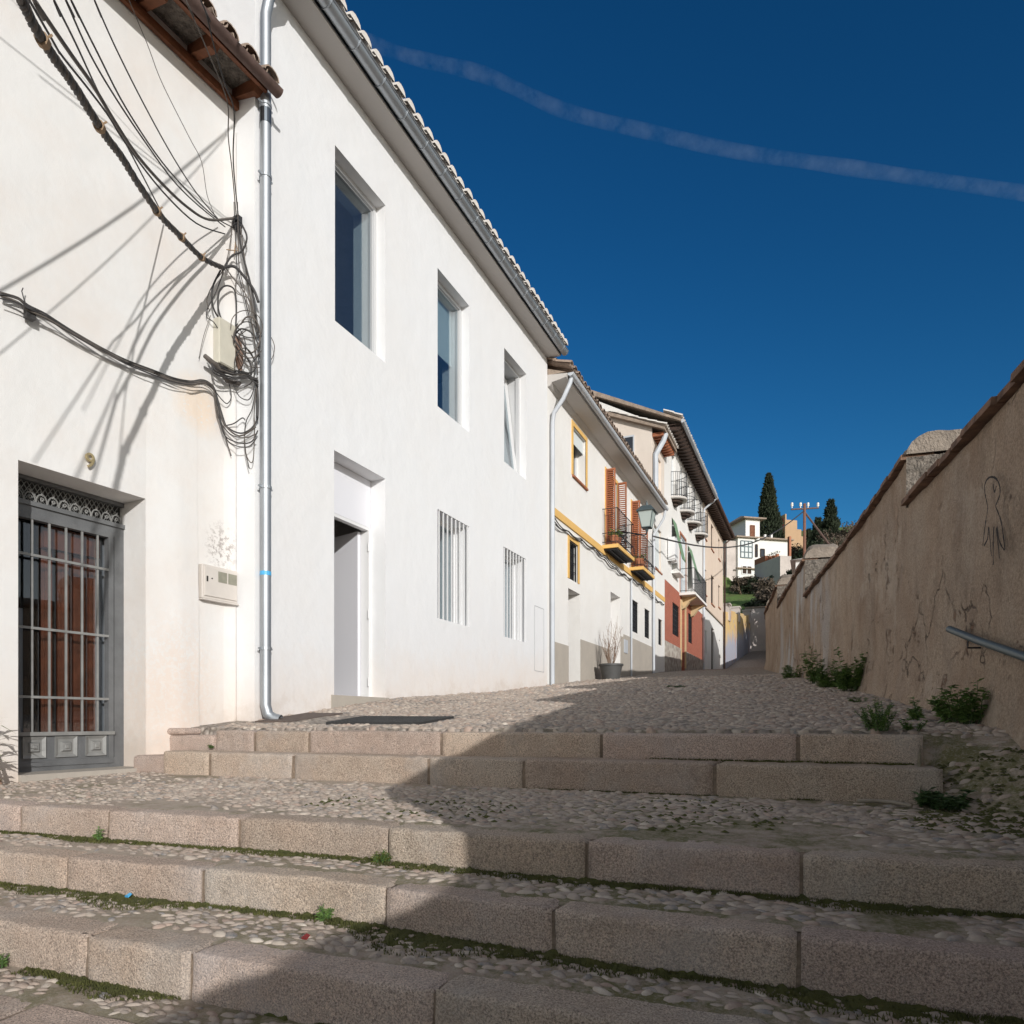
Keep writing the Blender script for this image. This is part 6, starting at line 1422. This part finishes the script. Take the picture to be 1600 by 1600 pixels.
# ================================================================== weeds and plants
def weed(name, c, h, w, nst, nlf, L, label, mt='leaf', flat=1.0, lean=(0, 0), aspect=.42, ground=None):
    t = thing(name, label, 'plant', c); st = MB(); lf = MB(); nlf = int(nlf * 2.2); L *= 1.15
    for _ in range(nst):
        a = random.uniform(0, 6.283); q = math.sqrt(random.random()); base = Vector(c) + Vector((w * .35 * q * math.cos(a), w * .35 * q * math.sin(a) * flat, 0))
        d_ = Vector((math.cos(a) * .5 * w / h + lean[0], math.sin(a) * .5 * w / h * flat + lean[1], 1)).normalized(); hh2 = h * random.uniform(.45, 1.05) * (1 - .35 * q); pts = [base]
        for k in range(5): pts.append(pts[-1] + d_ * hh2 / 5); d_ = (d_ + Vector((random.gauss(0, .12), random.gauss(0, .12) * flat, -.05))).normalized()
        st.tube(pts, [.004, .0035, .003, .0025, .002, .0015], 4)
        for k in range(nlf):
            s_ = random.uniform(.12, 1); i = min(4, int(s_ * 5)); p = pts[i].lerp(pts[i + 1], s_ * 5 - i)
            dd = rdir(-.25, .6); dd.y *= max(.3, flat); leafquad(lf, p, L * random.uniform(.5, 1.25) * (1.1 - .4 * s_), L * aspect, dd, (0, 0, 1), random.uniform(.1, .5))
            leafquad(lf, p + dd * L * .35, L * .5, L * aspect * .7, rdir(-.2, .5), (0, 0, 1), .3)
    st.build('stems', M['leaf_d'], t); lf.build('leaves', M[mt], t); return t
def gp(px, py, zf=None, z=None):
    r_ = ray(px); z_ = z if z is not None else 0
    for _ in range(25):
        k = (HY - py) / F
        if abs(k) < 1e-4: break
        X, Y = None, None
        # march along the ray until it meets the ground
        break
    t_ = .8
    while t_ < 60:
        X, Y = r_[0] * t_, r_[1] * t_; g = zf(X, Y) if zf else z
        if (HY - py) / F * t_ <= g: return (X, Y, g)
        t_ += .01
    return (X, Y, g)
zz = lambda X, Y: gz(X, Y) if Y > 4.4 else lz(X, Y)
weed('weed', (.86, 5.05, gz(.86, 5.05)), .34, .36, 34, 15, .052, 'big leafy weed growing against the garden wall just left of the handrail', flat=.7)
weed('weed', (.62, 5.25, gz(.62, 5.25)), .17, .12, 7, 11, .04, 'small weed left of the biggest wall weed', flat=.7)
weed('weed', (.34, 4.62, gz(.34, 4.62)), .235, .17, 30, 20, .026, 'feathery bright weed standing alone behind the top step', mt='leaf', aspect=.25)
weed('weed', (.52, 4.66, gz(.52, 4.66)), .10, .12, 7, 9, .03, 'tiny sprawling weed right of the feathery one')
weed('weed', (.60, 3.98, lz(.60, 3.9)), .15, .22, 16, 10, .055, 'broad leaved weed at the right end of the lower upper step', mt='leaf_d')
weed('ivy', (.36, 9.0, gz(.36, 9.0)), .62, .30, 26, 18, .07, 'tall upright ivy clump climbing the second length of garden wall', flat=1)
weed('ivy', (.20, 9.9, gz(.2, 9.9)), .42, .5, 24, 16, .065, 'lower spreading ivy clump beside the tall upright one')
weed('ivy', (-.02, 11.3, gz(0, 11.3)), .62, .22, 14, 16, .07, 'narrow ivy column at the left of the ivy clumps')
weed('weed', (-.42, 13.9, gz(-.4, 13.9)), .36, .34, 16, 14, .06, 'farthest dark weed at the foot of the garden wall')
weed('weed', (.36, 7.1, gz(.4, 7.1)), .10, .16, 8, 8, .03, 'low weed in the cobbles near the tall ivy')
p = gp(1055, 1075, zz); weed('grass_tuft', (p[0], p[1], p[2]), .10, .34, 40, 4, .05, 'lone tuft of grass in the middle of the cobbled street', mt='leaf_d', aspect=.15)
def at_foot(px, key, dy=.03): X = xon(STEPS[key]['p'], px); return (X, ly(STEPS[key]['p'], X) - dy)
X, Y = at_foot(603, 'A'); weed('weed', (X, Y, -.61), .085, .09, 12, 6, .022, 'dry grassy weed at the joint of the landing edge step', mt='leaf_y', aspect=.2)
X, Y = at_foot(165, 'A'); weed('weed', (X, Y, -.61), .09, .03, 4, 7, .022, 'thin weed sprouting at the left part of the landing edge step')
X, Y = at_foot(515, 'B'); weed('weed', (X, Y, -.77), .075, .05, 8, 6, .022, 'small dark weed at the foot of the mossy middle step')
X, Y = at_foot(10, 'C'); weed('weed', (X, Y, -.945), .09, .06, 8, 7, .02, 'spindly weed at the bottom left beside the lowest long step')
X, Y = -4.72, 4.36; weed('weed', (X, Y, -.23), .05, .04, 6, 6, .02, 'tiny weed where the top step meets the old house')
pa = thing('spiky_plant', 'yellow green spiky plant cut by the left edge beside the old house door', 'plant', (-5.25, 2.92, -.42)); lf = MB(); b = MB()
b.tube([(-5.2, 2.97, -.44), (-5.2, 2.86, -.1), (-5.2, 2.8, .1)], [.014, .01, .006], 5); b.tube([(-5.18, 2.9, -.44), (-5.16, 2.84, -.2)], [.010, .006], 5); b.build('stalk', M['twig'], pa)
for _ in range(60): p = Vector((-5.16, 2.86, random.uniform(-.36, .0))) + Vector((0, random.uniform(-.05, .03), 0)); d_ = rdir(-.5, .55); leafquad(lf, p, random.uniform(.12, .22), .030, d_, (0, 0, 1), .3)
lf.build('leaves', M['leaf_y'], pa)
